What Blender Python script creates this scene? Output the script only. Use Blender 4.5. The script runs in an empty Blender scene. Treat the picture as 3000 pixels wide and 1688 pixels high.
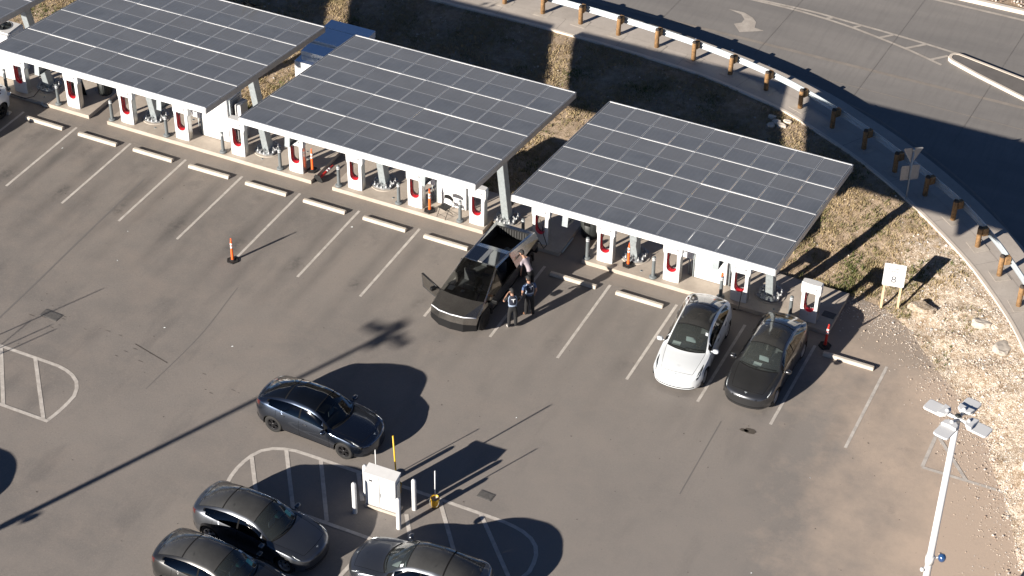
import bpy, bmesh, math, random
import numpy as np
from mathutils import Vector, Matrix, noise
random.seed(7); RNG = np.random.default_rng(7)
R = math.radians
SC = bpy.context.scene
COL = SC.collection

# ------------------------------------------------------------------ helpers
class MB:
    """collects faces (with material slots) and links them as ONE mesh object"""
    def __init__(self): self.v = []; self.f = []; self.m = []; self.s = []
    def add(self, vs, fs, mat=0, smooth=False):
        o = len(self.v); self.v += [tuple(p) for p in vs]
        for f in fs: self.f.append([o + i for i in f]); self.m.append(mat); self.s.append(smooth)
    def box(self, x0, x1, y0, y1, z0, z1, mat=0, xf=None):
        vs = [(x, y, z) for z in (z0, z1) for y in (y0, y1) for x in (x0, x1)]
        if xf: vs = [xf(*p) for p in vs]
        self.add(vs, [(0, 2, 3, 1), (4, 5, 7, 6), (0, 1, 5, 4), (2, 6, 7, 3), (0, 4, 6, 2), (1, 3, 7, 5)], mat)
    def tube(self, pts, r, n=10, mat=0, caps=True, closed=False):
        pts = [Vector(p) for p in pts]; rs = r if isinstance(r, (list, tuple)) else [r] * len(pts)
        k = len(pts); vs = []; up = None
        for i, p in enumerate(pts):
            a = pts[i - 1] if (i > 0 or closed) else p; b = pts[(i + 1) % k] if (i < k - 1 or closed) else p
            t = (b - a)
            t = t.normalized() if t.length > 1e-9 else Vector((0, 0, 1))
            if up is None:
                up = Vector((0, 0, 1)) if abs(t.z) < .9 else Vector((1, 0, 0))
            s = t.cross(up).normalized(); u2 = s.cross(t).normalized(); up = u2
            for j in range(n):
                c = 2 * math.pi * j / n
                vs.append(p + (s * math.cos(c) + u2 * math.sin(c)) * rs[i])
        fs = []
        for i in range(k if closed else k - 1):
            i2 = (i + 1) % k
            for j in range(n): fs.append((i * n + j, i * n + (j + 1) % n, i2 * n + (j + 1) % n, i2 * n + j))
        self.add(vs, fs, mat, True)
        if caps and not closed:
            o = len(self.v) - len(vs)
            self.f.append([o + j for j in range(n)][::-1]); self.m.append(mat); self.s.append(False)
            self.f.append([o + (k - 1) * n + j for j in range(n)]); self.m.append(mat); self.s.append(False)
    def lathe(self, prof, c=(0, 0, 0), n=20, mat=0, smooth=True, axis='z'):
        vs = []
        for r, h in prof:
            for j in range(n):
                a = 2 * math.pi * j / n
                q = (r * math.cos(a), r * math.sin(a), h)
                if axis == 'y': q = (q[0], q[2], q[1])
                vs.append((c[0] + q[0], c[1] + q[1], c[2] + q[2]))
        fs = [(i * n + j, i * n + (j + 1) % n, (i + 1) * n + (j + 1) % n, (i + 1) * n + j) for i in range(len(prof) - 1) for j in range(n)]
        if axis == 'y': fs = [f[::-1] for f in fs]
        self.add(vs, fs, mat, smooth)
    def prism(self, poly, z0, z1, mat=0, xf=None):
        n = len(poly); vs = [(x, y, z0) for x, y in poly] + [(x, y, z1) for x, y in poly]
        if xf: vs = [xf(*p) for p in vs]
        self.add(vs, [tuple(range(n))[::-1], tuple(range(n, 2 * n))] + [(i, (i + 1) % n, n + (i + 1) % n, n + i) for i in range(n)], mat)
    def sheet(self, poly, z, mat=0):
        self.add([(x, y, z) for x, y in poly], [tuple(range(len(poly)))], mat)
    def build(self, name, mats, parent=None, bevel=0, seg=1, loc=None, ang=35, recalc=True):
        me = bpy.data.meshes.new(name)
        me.from_pydata(self.v, [], self.f)
        for m in (mats if isinstance(mats, (list, tuple)) else [mats]): me.materials.append(m)
        me.polygons.foreach_set('material_index', self.m); me.polygons.foreach_set('use_smooth', self.s)
        if recalc or bevel:
            bm = bmesh.new(); bm.from_mesh(me)
            if recalc: bmesh.ops.recalc_face_normals(bm, faces=bm.faces)
            if bevel:
                es = [e for e in bm.edges if len(e.link_faces) == 2 and e.calc_face_angle(0) > R(ang)]
                bmesh.ops.bevel(bm, geom=es, offset=bevel, segments=seg, affect='EDGES', clamp_overlap=True, profile=.6)
            bm.to_mesh(me); bm.free()
        me.update()
        o = bpy.data.objects.new(name, me); COL.objects.link(o)
        if parent: o.parent = parent
        if loc: o.location = loc
        return o

def np_mesh(name, V, F, mats, mi=None, parent=None, smooth=False):
    me = bpy.data.meshes.new(name)
    me.from_pydata([tuple(p) for p in V], [], [tuple(int(i) for i in f) for f in F])
    for m in (mats if isinstance(mats, (list, tuple)) else [mats]): me.materials.append(m)
    if mi is not None: me.polygons.foreach_set('material_index', np.asarray(mi, dtype=np.int32))
    me.polygons.foreach_set('use_smooth', np.full(len(me.polygons), smooth))
    me.update(); o = bpy.data.objects.new(name, me); COL.objects.link(o)
    if parent: o.parent = parent
    return o

def tag(o, label=None, cat=None, group=None, kind=None):
    if label: o['label'] = label
    if cat: o['category'] = cat
    if group: o['group'] = group
    if kind: o['kind'] = kind
    return o
def thing(name, label, cat, loc=(0, 0, 0), rz=0, group=None):
    o = bpy.data.objects.new(name, None); COL.objects.link(o); o.empty_display_size = .2
    o.location = loc; o.rotation_euler = (0, 0, rz)
    return tag(o, label, cat, group)
def kids(o): return [c for c in bpy.data.objects if c.parent == o]
def copy_tree(o, parent=None):
    c = o.copy(); COL.objects.link(c)
    if parent: c.parent = parent
    for ch in kids(o): copy_tree(ch, c)
    return c
def dup(root, label, loc=None, rz=None, group=None):
    c = copy_tree(root); c['label'] = label
    if loc is not None: c.location = loc
    if rz is not None: c.rotation_euler = (0, 0, rz)
    if group: c['group'] = group
    return c
def pch(xs, ys, x):
    """monotone cubic interpolation"""
    xs = np.asarray(xs, float); ys = np.asarray(ys, float); x = np.asarray(x, float)
    h = np.diff(xs); d = np.diff(ys) / h; m = np.zeros(len(xs)); m[0] = d[0]; m[-1] = d[-1]
    for i in range(1, len(xs) - 1):
        if d[i - 1] * d[i] > 0:
            w1 = 2 * h[i] + h[i - 1]; w2 = h[i] + 2 * h[i - 1]; m[i] = (w1 + w2) / (w1 / d[i - 1] + w2 / d[i])
    k = np.clip(np.searchsorted(xs, x) - 1, 0, len(xs) - 2); t = np.clip((x - xs[k]) / h[k], 0, 1)
    return ys[k] * (2*t**3 - 3*t*t + 1) + h[k] * m[k] * (t**3 - 2*t*t + t) + ys[k+1] * (-2*t**3 + 3*t*t) + h[k] * m[k+1] * (t**3 - t*t)
def smooth_line(pts, step=.5):
    """resampled smooth curve through plan points"""
    P = np.array(pts, float); d = np.r_[0, np.cumsum(np.hypot(*np.diff(P, axis=0).T))]
    s = np.linspace(0, d[-1], int(d[-1] / step) + 2)
    w = P
    return np.stack([pch(d, w[:, 0], s), pch(d, w[:, 1], s)], 1)
def offset(L, d):
    """offset to the left of travel"""
    t = np.gradient(L, axis=0); t /= np.linalg.norm(t, axis=1)[:, None]
    return L + np.stack([-t[:, 1], t[:, 0]], 1) * d
def strip(mb, L, a, b, z, mat=0, za=None):
    A = offset(L, a); B = offset(L, b); n = len(L)
    vs = [(p[0], p[1], z if za is None else za) for p in A] + [(p[0], p[1], z) for p in B]
    mb.add(vs, [(i, i + 1, n + i + 1, n + i) for i in range(n - 1)], mat)
def ribbon(mb, pts, w, z, mat=0):
    strip(mb, np.array(pts, float), -w / 2, w / 2, z, mat)

# ------------------------------------------------------------------ materials
def mat(name, col, rough=.6, metal=0., spec=.5, coat=0., bump=0., bscale=40., var=0., vscale=3., trans=0., emit=None, var2=None):
    m = bpy.data.materials.new(name); m.use_nodes = True; nt = m.node_tree; b = nt.nodes['Principled BSDF']
    b.inputs['Base Color'].default_value = (*col, 1); b.inputs['Roughness'].default_value = rough
    b.inputs['Metallic'].default_value = metal; b.inputs['Specular IOR Level'].default_value = spec
    b.inputs['Coat Weight'].default_value = coat; b.inputs['Coat Roughness'].default_value = .06
    if var or bump:
        tc = nt.nodes.new('ShaderNodeNewGeometry')
    if var:
        n = nt.nodes.new('ShaderNodeTexNoise'); n.inputs['Scale'].default_value = vscale; n.inputs['Detail'].default_value = 6; n.inputs['Roughness'].default_value = .65
        nt.links.new(tc.outputs['Position'], n.inputs['Vector'])
        r = nt.nodes.new('ShaderNodeMapRange'); r.inputs['From Min'].default_value = .3; r.inputs['From Max'].default_value = .7
        r.inputs['To Min'].default_value = 1 - var; r.inputs['To Max'].default_value = 1 + var
        nt.links.new(n.outputs['Fac'], r.inputs['Value'])
        x = nt.nodes.new('ShaderNodeMix'); x.data_type = 'RGBA'; x.blend_type = 'MULTIPLY'; x.inputs['Factor'].default_value = 1
        x.inputs['A'].default_value = (*col, 1); nt.links.new(r.outputs['Result'], x.inputs['B']); nt.links.new(x.outputs['Result'], b.inputs['Base Color'])
    if bump:
        n2 = nt.nodes.new('ShaderNodeTexNoise'); n2.inputs['Scale'].default_value = bscale; n2.inputs['Detail'].default_value = 4
        nt.links.new(tc.outputs['Position'], n2.inputs['Vector'])
        bp = nt.nodes.new('ShaderNodeBump'); bp.inputs['Strength'].default_value = bump; bp.inputs['Distance'].default_value = .02
        nt.links.new(n2.outputs['Fac'], bp.inputs['Height']); nt.links.new(bp.outputs['Normal'], b.inputs['Normal'])
    return m

class NT:
    """tiny node-tree helper"""
    def __init__(s, name):
        s.m = bpy.data.materials.new(name); s.m.use_nodes = True; s.t = s.m.node_tree; s.b = s.t.nodes['Principled BSDF']
        s.pos = s.t.nodes.new('ShaderNodeNewGeometry').outputs['Position']
    def n(s, k, **kw):
        d = s.t.nodes.new(k)
        for a, v in kw.items(): setattr(d, a, v)
        return d
    def set(s, d, **kw):
        for a, v in kw.items():
            i = d.inputs[a.replace('_', ' ')]
            if hasattr(v, 'is_linked') or isinstance(v, bpy.types.NodeSocket): s.t.links.new(v, i)
            else: i.default_value = v
        return d
    def scale(s, v, sc):
        d = s.n('ShaderNodeVectorMath', operation='MULTIPLY'); s.t.links.new(v, d.inputs[0]); d.inputs[1].default_value = sc; return d.outputs[0]
    def noise(s, sc, det=5, rough=.6, vec=None):
        d = s.set(s.n('ShaderNodeTexNoise'), Scale=sc, Detail=det, Roughness=rough, Vector=vec or s.pos); return d.outputs['Fac']
    def voro(s, sc, feat='F1', vec=None, out='Distance'):
        d = s.n('ShaderNodeTexVoronoi', feature=feat); s.set(d, Scale=sc, Vector=vec or s.pos); return d.outputs[out]
    def rng(s, v, a, b, c=0., d=1.):
        r = s.n('ShaderNodeMapRange'); s.t.links.new(v, r.inputs['Value'])
        for k, q in zip(('From Min', 'From Max', 'To Min', 'To Max'), (a, b, c, d)): r.inputs[k].default_value = q
        return r.outputs['Result']
    def mix(s, f, a, b, mode='MIX'):
        x = s.n('ShaderNodeMix', data_type='RGBA', blend_type=mode)
        for k, v in (('Factor', f), ('A', a), ('B', b)):
            if isinstance(v, bpy.types.NodeSocket): s.t.links.new(v, x.inputs[k])
            else: x.inputs[k].default_value = v if k == 'Factor' else (*v, 1)
        return x.outputs['Result']
    def math(s, op, a, b=0.):
        x = s.n('ShaderNodeMath', operation=op)
        for i, v in enumerate((a, b)):
            if isinstance(v, bpy.types.NodeSocket): s.t.links.new(v, x.inputs[i])
            else: x.inputs[i].default_value = v
        return x.outputs[0]
    def xyz(s):
        d = s.n('ShaderNodeSeparateXYZ'); s.t.links.new(s.pos, d.inputs[0]); return d.outputs
    def fin(s, col, rough=.85, bump=None, strength=.3, dist=.01, spec=.3):
        if isinstance(col, bpy.types.NodeSocket): s.t.links.new(col, s.b.inputs['Base Color'])
        else: s.b.inputs['Base Color'].default_value = (*col, 1)
        s.b.inputs['Roughness'].default_value = rough; s.b.inputs['Specular IOR Level'].default_value = spec
        if bump is not None:
            bp = s.n('ShaderNodeBump'); bp.inputs['Strength'].default_value = strength; bp.inputs['Distance'].default_value = dist
            s.t.links.new(bump, bp.inputs['Height']); s.t.links.new(bp.outputs['Normal'], s.b.inputs['Normal'])
        return s.m

def m_lot():
    s = NT('lot_asphalt'); X = s.xyz()
    big = s.noise(.16, 4, .6); mid = s.noise(1.1, 6, .65); fine = s.noise(38, 3, .7)
    c = s.mix(s.rng(big, .35, .65), (.166, .153, .142), (.250, .223, .199))
    c = s.mix(s.rng(mid, .42, .70, 0, .60), c, (.265, .229, .200))
    tn = s.noise(.32, 6, .7, s.scale(s.pos, (1., 1.4, 1))); c = s.mix(s.rng(tn, .52, .68, 0, .45), c, (.285, .240, .205))
    c = s.mix(s.rng(s.noise(4.5, 5, .75), .52, .78, 0, .38), c, (.285, .250, .22))
    # dark drive smudges, drawn out along the stalls
    sm = s.noise(.55, 4, .55, s.scale(s.pos, (1.5, .45, 1)))
    c = s.mix(s.rng(sm, .56, .70, 0, .40), c, (.10, .094, .091))
    c = s.mix(s.rng(fine, .35, .7, .0, .34), c, (.118, .11, .105))
    c = s.mix(s.rng(s.noise(15, 3, .7), .50, .72, 0, .40), c, (.30, .265, .238))
    c = s.mix(s.rng(s.noise(13, 3, .7, s.scale(s.pos, (1, 1, 3))), .56, .74, 0, .42), c, (.105, .10, .096))
    # rubber and drip stains at the head of every stall
    fx = s.math('PINGPONG', s.math('ADD', X['X'], -.02), 1.375); bx = s.rng(fx, .55, 1.3, 0, 1)
    yy = s.math('ADD', X['Y'], s.math('MULTIPLY', s.noise(1.2, 4, .6), 1.6)); by = s.math('MULTIPLY', s.rng(yy, -1.9, -.7, 0, 1), s.rng(yy, -.2, .5, 1, 0))
    st = s.math('MULTIPLY', s.math('MULTIPLY', bx, by), s.rng(s.noise(1.7, 5, .65), .40, .62, 0, .40)); c = s.mix(st, c, (.085, .08, .078))
    # two dark wheel tracks up every stall, and a drip spot near its open end
    tw = s.math('ABSOLUTE', s.math('ADD', s.math('ADD', fx, s.math('MULTIPLY', s.noise(.7, 3, .5), .3)), -.72))
    tl = s.math('MULTIPLY', s.rng(X['Y'], -8.5, -4.2, 0, 1), s.rng(X['Y'], -.9, .1, 1, .25)); tn2 = s.rng(s.noise(.5, 4, .6, s.scale(s.pos, (1.6, .5, 1))), .36, .62, .1, .62)
    c = s.mix(s.math('MULTIPLY', s.math('MULTIPLY', s.rng(tw, .06, .42, 1, 0), tl), tn2), c, (.105, .097, .091))
    f2 = s.math('PINGPONG', s.math('ADD', X['X'], -2.25), 1.375)
    dr = s.math('MULTIPLY', s.rng(f2, .06, .42, 1, 0), s.math('MULTIPLY', s.rng(yy, -4.1, -3.5, 0, 1), s.rng(yy, -3.3, -2.7, 1, 0)))
    c = s.mix(s.math('MULTIPLY', dr, s.rng(s.noise(3.5, 4, .7), .38, .6, 0, .7)), c, (.07, .066, .064))
    lt = s.rng(s.math('ADD', X['X'], s.math('MULTIPLY', s.noise(.25, 4, .6), 14.)), 16, 38, 0, .5); c = s.mix(lt, c, (.252, .228, .206))
    # tan dirt blown over the right hand side, up to the bank of stones
    dx = s.math('ADD', s.math('MULTIPLY', X['X'], .9), s.math('MULTIPLY', s.noise(.5, 6, .68), 9.))
    dy = s.math('MULTIPLY', X['Y'], .22)
    c = s.mix(s.rng(s.math('ADD', dx, dy), 36.0, 41.4, 0, .95), c, (.50, .395, .31))
    # sand drifted against the pads
    sd = s.math('ADD', X['Y'], s.math('MULTIPLY', s.noise(1.3, 5, .7), 2.2))
    c = s.mix(s.rng(sd, .9, 2.1, 0, .55), c, (.285, .238, .196))
    # patches of lifted fines
    c = s.mix(s.rng(s.noise(.9, 7, .72), .60, .74, 0, .30), c, (.125, .117, .111))
    sp = s.voro(2.2)
    c = s.mix(s.rng(sp, .02, .05, .6, 0), c, (.07, .065, .06))
    return s.fin(c, .86, s.math('ADD', s.noise(120, 3, .7), s.math('MULTIPLY', s.noise(9, 4, .6), 1.2)), .35, .008, .25)
def m_road():
    s = NT('road_concrete'); X = s.xyz()
    st = s.noise(.35, 5, .6, s.scale(s.pos, (.35, 1.6, 1))); br = s.noise(5, 3, .6, s.scale(s.pos, (1.3, .12, 1)))
    c = s.mix(s.rng(st, .35, .68), (.180, .170, .161), (.238, .222, .206))
    c = s.mix(s.rng(br, .45, .75, 0, .35), c, (.145, .135, .128))
    c = s.mix(s.rng(s.noise(45, 2, .7), .4, .75, 0, .25), c, (.28, .26, .235))
    return s.fin(c, .85, s.noise(90, 3, .7), .25, .006, .25)
def m_concrete(name, a, b, sc=1.2, rough=.85):
    s = NT(name)
    c = s.mix(s.rng(s.noise(sc, 6, .65), .35, .68), a, b)
    c = s.mix(s.rng(s.noise(9, 5, .7), .52, .78, 0, .35), c, tuple(x * .7 for x in a))
    return s.fin(c, rough, s.noise(60, 4, .7), .25, .006, .3)
def m_bank():
    s = NT('bank_soil'); X = s.xyz()
    g = s.voro(26, out='Color'); gd = s.voro(26); n1 = s.noise(.55, 6, .65); n2 = s.noise(3.5, 5, .7)
    bw = s.n('ShaderNodeRGBToBW'); s.t.links.new(g, bw.inputs[0])
    soil = s.mix(s.rng(n2, .35, .7), (.29, .215, .145), (.46, .35, .245))
    stone = s.mix(s.rng(bw.outputs[0], .2, .8), (.33, .265, .205), (.70, .62, .52))
    w = s.rng(s.math('ADD', X['X'], s.math('MULTIPLY', n1, 5.)), 38.6, 41.2, .12, .9)
    c = s.mix(s.math('MULTIPLY', w, s.rng(n2, .38, .58)), soil, stone)
    return s.fin(c, .95, s.math('ADD', s.math('MULTIPLY', s.rng(gd, 0, .5, 1, 0), 1.), s.noise(60, 4, .7)), .9, .035, .15)
def m_leaf():
    s = NT('dry_grass')
    at = s.n('ShaderNodeAttribute', attribute_name='tint').outputs['Fac']
    c = s.mix(at, (.37, .285, .165), (.085, .105, .032))
    s.fin(c, .8, spec=.15)
    return s.m
def m_panel():
    s = NT('solar_glass')
    co = s.n('ShaderNodeTexCoord').outputs['Object']; sx = s.n('ShaderNodeSeparateXYZ'); s.t.links.new(co, sx.inputs[0])
    def line(v, per, w):
        f = s.math('PINGPONG', s.math('MULTIPLY', v, 1 / per), .5); return s.rng(f, 0, w, 1, 0)
    gx = line(sx.outputs[0], .1665, .05); gy = line(s.math('ADD', sx.outputs[1], .013), .0855, .05)
    info = s.n('ShaderNodeObjectInfo').outputs['Random']
    dust = s.noise(1.1, 5, .65)
    c = s.mix(s.rng(dust, .3, .7), (.135, .143, .151), (.196, .205, .214))
    c = s.mix(s.rng(info, 0, 1, 0, .5), c, (.16, .162, .166))
    c = s.mix(s.math('MULTIPLY', gx, .30), c, (.33, .33, .33))
    c = s.mix(s.math('MULTIPLY', gy, .12), c, (.30, .30, .30))
    # dust gathered along the lower (rear) edge of each module
    c = s.mix(s.rng(s.math('ADD', sx.outputs[1], s.math('MULTIPLY', s.noise(6), .25)), .95, 1.2, 0, .3), c, (.26, .25, .235))
    s.fin(c, .38, spec=.5)
    return s.m
def m_glass(name, tint=(.42, .47, .46), base=.06):
    m = bpy.data.materials.new(name); m.use_nodes = True; t = m.node_tree; t.nodes.clear()
    o = t.nodes.new('ShaderNodeOutputMaterial'); mx = t.nodes.new('ShaderNodeMixShader'); tr = t.nodes.new('ShaderNodeBsdfTransparent'); gl = t.nodes.new('ShaderNodeBsdfGlossy')
    fr = t.nodes.new('ShaderNodeFresnel'); fr.inputs['IOR'].default_value = 1.5
    mr = t.nodes.new('ShaderNodeMath'); mr.operation = 'ADD'; mr.inputs[1].default_value = base
    t.links.new(fr.outputs[0], mr.inputs[0]); t.links.new(mr.outputs[0], mx.inputs[0])
    tr.inputs[0].default_value = (*tint, 1); gl.inputs[0].default_value = (1, 1, 1, 1); gl.inputs['Roughness'].default_value = .03
    t.links.new(tr.outputs[0], mx.inputs[1]); t.links.new(gl.outputs[0], mx.inputs[2]); t.links.new(mx.outputs[0], o.inputs[0])
    return m
def m_paint(name, col, metal=.0, dust=.25, rough=.35, coat=1.):
    s = NT(name)
    d = s.rng(s.noise(2.2, 6, .7), .35, .75, dust * .4, dust)
    nz = s.n('ShaderNodeNewGeometry').outputs['Normal']; sz = s.n('ShaderNodeSeparateXYZ'); s.t.links.new(nz, sz.inputs[0])
    d = s.math('MULTIPLY', d, s.rng(sz.outputs[2], .0, .9, .35, 1.))   # dust settles on what faces up
    c = s.mix(d, col, (.21, .205, .197))
    s.fin(c, rough, spec=.5)
    s.b.inputs['Metallic'].default_value = metal
    s.b.inputs['Coat Weight'].default_value = coat; s.b.inputs['Coat Roughness'].default_value = .05
    return s.m
M = dict(
    lot=m_lot(), road=m_road(), bank=m_bank(), leaf=m_leaf(), panel=m_panel(),
    pad=m_concrete('pad_concrete', (.355, .305, .255), (.46, .40, .335)),
    walk=m_concrete('walk_concrete', (.37, .328, .285), (.46, .41, .36), .6),
    kerb=m_concrete('kerb_concrete', (.56, .49, .41), (.66, .58, .49), .8),
    patch=m_concrete('patch_concrete', (.36, .32, .275), (.47, .42, .36), 2),
    stop=m_concrete('wheel_stop_concrete', (.42, .375, .315), (.54, .485, .415), 3),
    island=m_concrete('island_asphalt', (.13, .118, .108), (.17, .155, .142), 1),
    line=m_concrete('faded_paint', (.40, .365, .33), (.58, .54, .49), 3.5),
    roadline=m_concrete('road_paint', (.34, .30, .26), (.47, .425, .37), 2.5),
    dim=m_concrete('worn_paint', (.22, .195, .17), (.285, .25, .215), 1.5),
    desert=m_concrete('desert_soil', (.30, .22, .16), (.42, .33, .25), .5),
    white=mat('white_coat', (.60, .605, .605), .38, var=.03, vscale=2), whitem=mat('white_metal', (.57, .565, .555), .5, var=.05, vscale=4),
    galv=mat('galvanised', (.34, .375, .385), .5, .35, var=.16, vscale=7), steel=mat('dull_steel', (.36, .365, .37), .5, .6, var=.12, vscale=9),
    frame=mat('module_frame', (.50, .52, .54), .5), alu=mat('aluminium', (.38, .42, .44), .45, .25, var=.07), silver=mat('silver_side', (.58, .565, .54), .3, .8),
    red=mat('red_liner', (.58, .022, .032), .32, coat=.5), redp=mat('red_plastic', (.55, .03, .02), .45),
    grey=mat('bollard_grey', (.13, .145, .15), .6, var=.1, vscale=9), reflect=mat('reflective_band', (.72, .72, .72), .4),
    orange=mat('orange_plastic', (.86, .135, .025), .5, var=.08, vscale=9), rubber=mat('black_rubber', (.013, .0125, .012), .8, bump=.2, bscale=60, var=.2, vscale=8),
    black=mat('black_plastic', (.007, .007, .0075), .5, spec=.35), matte=mat('matte_black', (.005, .005, .0055), .9, spec=.2),
    bin=mat('bin_plastic', (.020, .023, .022), .55, var=.15, vscale=4),
    wood=mat('creosote_wood', (.255, .145, .062), .85, bump=.6, bscale=30, var=.45, vscale=11), woodtop=mat('tarred_wood', (.05, .038, .03), .9, var=.4, vscale=14),
    pine=mat('pine_stake', (.60, .44, .27), .8, var=.2, vscale=12),
    ltext=mat('grey_lettering', (.22, .22, .23), .5), dtext=mat('dark_lettering', (.035, .035, .04), .6),
    yellow=mat('yellow_plastic', (.72, .42, .02), .5, var=.08, vscale=8), ybkt=mat('yellow_bucket', (.70, .40, .012), .5, var=.12, vscale=9),
    powertop=mat('gloss_metal_roof', (.86, .90, .95), .16, .93, var=.02), bluepaper=mat('teal_paper', (.10, .40, .37), .7), paper=mat('white_paper', (.72, .76, .76), .7),
    glass=m_glass('window_glass', (.62, .68, .66), .03), glassd=m_glass('tinted_side_glass', (.10, .105, .105), .0),
    navy=mat('navy_dome', (.02, .06, .16), .15, coat=1),
    iron=mat('cast_cover', (.095, .09, .085), .7, var=.25, vscale=12, bump=.4), seam=mat('seam_tar', (.155, .143, .134), .8), stain=mat('oil_stain', (.085, .072, .06), .6, var=.2, vscale=6), scrape=mat('rubber_scrape', (.045, .042, .04), .9),
)
# ------------------------------------------------------------------ camera, sun, sky
cam_d = bpy.data.cameras.new('camera'); cam = bpy.data.objects.new('camera', cam_d); COL.objects.link(cam); SC.camera = cam
CAMP = Vector((49.6195, -55.9579, 46.2585))
rr, uu, ff = Vector((.90209, .43153, .01012)), None, Vector((-.33631, .71577, -.61203))
rr = Vector((0.901, 0.432, 0.010)); 
P_, R_, Y_ = R(37.73718385), R(0.72927352), R(-25.16746376)
fw = Vector((math.sin(Y_) * math.cos(P_), math.cos(Y_) * math.cos(P_), -math.sin(P_))); rt = Vector((math.cos(Y_), -math.sin(Y_), 0)); up = rt.cross(fw)
rt, up = math.cos(R_) * rt + math.sin(R_) * up, -math.sin(R_) * rt + math.cos(R_) * up
cam.matrix_world = Matrix(((rt.x, up.x, -fw.x, CAMP.x), (rt.y, up.y, -fw.y, CAMP.y), (rt.z, up.z, -fw.z, CAMP.z), (0, 0, 0, 1)))
cam_d.lens = 69.407; cam_d.sensor_width = 36; cam_d.clip_start = 1; cam_d.clip_end = 4000
AZ, EL = R(65.6), R(19.7)
sun_d = bpy.data.lights.new('sun', 'SUN'); sun = bpy.data.objects.new('sun', sun_d); COL.objects.link(sun)
sun_d.energy = 5.0; sun_d.angle = R(.53); sun_d.color = (1, .925, .83)
sun.rotation_euler = Vector((math.cos(AZ) * math.cos(EL), math.sin(AZ) * math.cos(EL), -math.sin(EL))).to_track_quat('-Z', 'Y').to_euler()
W = bpy.data.worlds.new('World'); SC.world = W; W.use_nodes = True
sky = W.node_tree.nodes.new('ShaderNodeTexSky'); sky.sky_type = 'NISHITA'; sky.sun_disc = False; sky.sun_elevation = EL
sky.sun_rotation = math.atan2(-math.cos(AZ), -math.sin(AZ)); sky.air_density = .42; sky.dust_density = .0; sky.ozone_density = 3.0; sky.altitude = 1200
bg = W.node_tree.nodes['Background']; bg.inputs['Strength'].default_value = .05
W.node_tree.links.new(sky.outputs[0], bg.inputs['Color'])
SC.view_settings.view_transform = 'Standard'; SC.view_settings.look = 'None'; SC.view_settings.exposure = 1.12; SC.view_settings.gamma = 1

# ------------------------------------------------------------------ ground, bank, walk, road
ZW, ZR = 1.30, 1.24
INP = [(-25,14.5),(5,14.5),(13,14.5),(17,14.5),(19.8,14.42),(22.4,14.25),(25.6,13.9),(27.7,13.42),(30.05,12.69),(31.8,11.8),(33.65,10.76),(35.3,9.65),(36.66,8.59),(38.14,7.3),(39.76,5.75),(40.7,4.7),(41.55,3.64),(42.15,2.85),(42.94,1.6),(44.1,-.6),(45.4,-3.6),(46.6,-7.5),(47.7,-13),(48.4,-24),(48.6,-60)]
LBP = [(-25,3.3),(5,3.3),(13,3.3),(17,3.3),(19.8,3.3),(22.4,3.3),(25.6,3.3),(27.7,3.3),(30,3.3),(31.8,3.3),(33.6,3.3),(35.2,3.3),(36.3,3.25),(37.4,3.1),(38.3,2.7),(39.0,1.9),(40.2,.5),(41.2,-.5),(42.3,-1.8),(43.0,-3.0),(44,-4.9),(44.9,-6.9),(45.7,-9.0),(46.6,-20),(47,-60)]
gm = MB(); gm.sheet([(-1500,-1500),(1500,-1500),(1500,1500),(-1500,1500)], -.12); tag(gm.build('ground', M['desert']), kind='structure')
nS, nT_ = 640, 130
w_ = np.arange(len(INP)); ss = np.linspace(0, len(INP) - 1, 4 * nS)
inx, iny = (pch(w_, [p[k] for p in INP], ss) for k in (0, 1)); lbx, lby = (pch(w_, [p[k] for p in LBP], ss) for k in (0, 1))
dd = np.r_[0, np.cumsum(np.hypot(np.diff(inx), np.diff(iny)))]; wt = dd - .75 * np.clip(dd - 0, 0, 20)
tt = np.interp(np.linspace(0, wt[-1] * .72, nS), wt, ss)
inx, iny, lbx, lby = (np.interp(tt, ss, a) for a in (inx, iny, lbx, lby))
tv = np.linspace(-.06, 1, nT_)
BX = lbx[:, None] + (inx - lbx)[:, None] * tv; BY = lby[:, None] + (iny - lby)[:, None] * tv
T = np.clip(tv, 0, 1)[None, :] + BX * 0
BZ = (ZW - .05) * (T * T * (3 - 2 * T) * .55 + T * .45) - .03
for i in range(nS):
    for j in range(nT_):
        p = Vector((BX[i, j], BY[i, j], 0)); g = min(1, max(0, (p.x - 37.5) / 3))
        a = noise.noise(p * .9) * .07 + noise.noise(p * 2.6) * .035 + noise.noise(p * 7) * (.015 + .018 * g) + g * noise.noise(p * 1.6) * .07
        BZ[i, j] += a * min(1, T[i, j] * 7) * min(1, (1 - T[i, j]) * 9 + .1) - .05 * (tv[j] < 0)
for cx, cy, h, rx, ry in ((38.75,3.25,.30,.55,.30),(38.35,2.75,.16,.35,.25),(40.2,1.9,.2,.7,.4),(41.6,.6,.22,.8,.5),(42.2,1.2,-.05,.6,.5),(43.2,-.6,.2,.7,.6),(44.6,-3.5,.2,.9,.7),(40.9,3.0,.12,.5,.4)):
    BZ += h * np.exp(-(((BX - cx) / rx) ** 2 + ((BY - cy) / ry) ** 2)) * (T > 0)
V_ = np.stack([BX, BY, BZ], -1).reshape(-1, 3)
ii, jj = np.meshgrid(np.arange(nS - 1), np.arange(nT_ - 1), indexing='ij'); a0 = (ii * nT_ + jj).ravel()
bank = np_mesh('bank_terrain', V_, np.stack([a0, a0 + nT_, a0 + nT_ + 1, a0 + 1], 1), M['bank'], smooth=True); tag(bank, kind='structure')
bank.data.polygons.foreach_set('use_smooth', np.ones(len(bank.data.polygons), bool))
from mathutils.bvhtree import BVHTree
BVH = BVHTree.FromPolygons([tuple(v) for v in V_], [(int(k), int(k) + nT_, int(k) + nT_ + 1, int(k) + 1) for k in a0])
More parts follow.
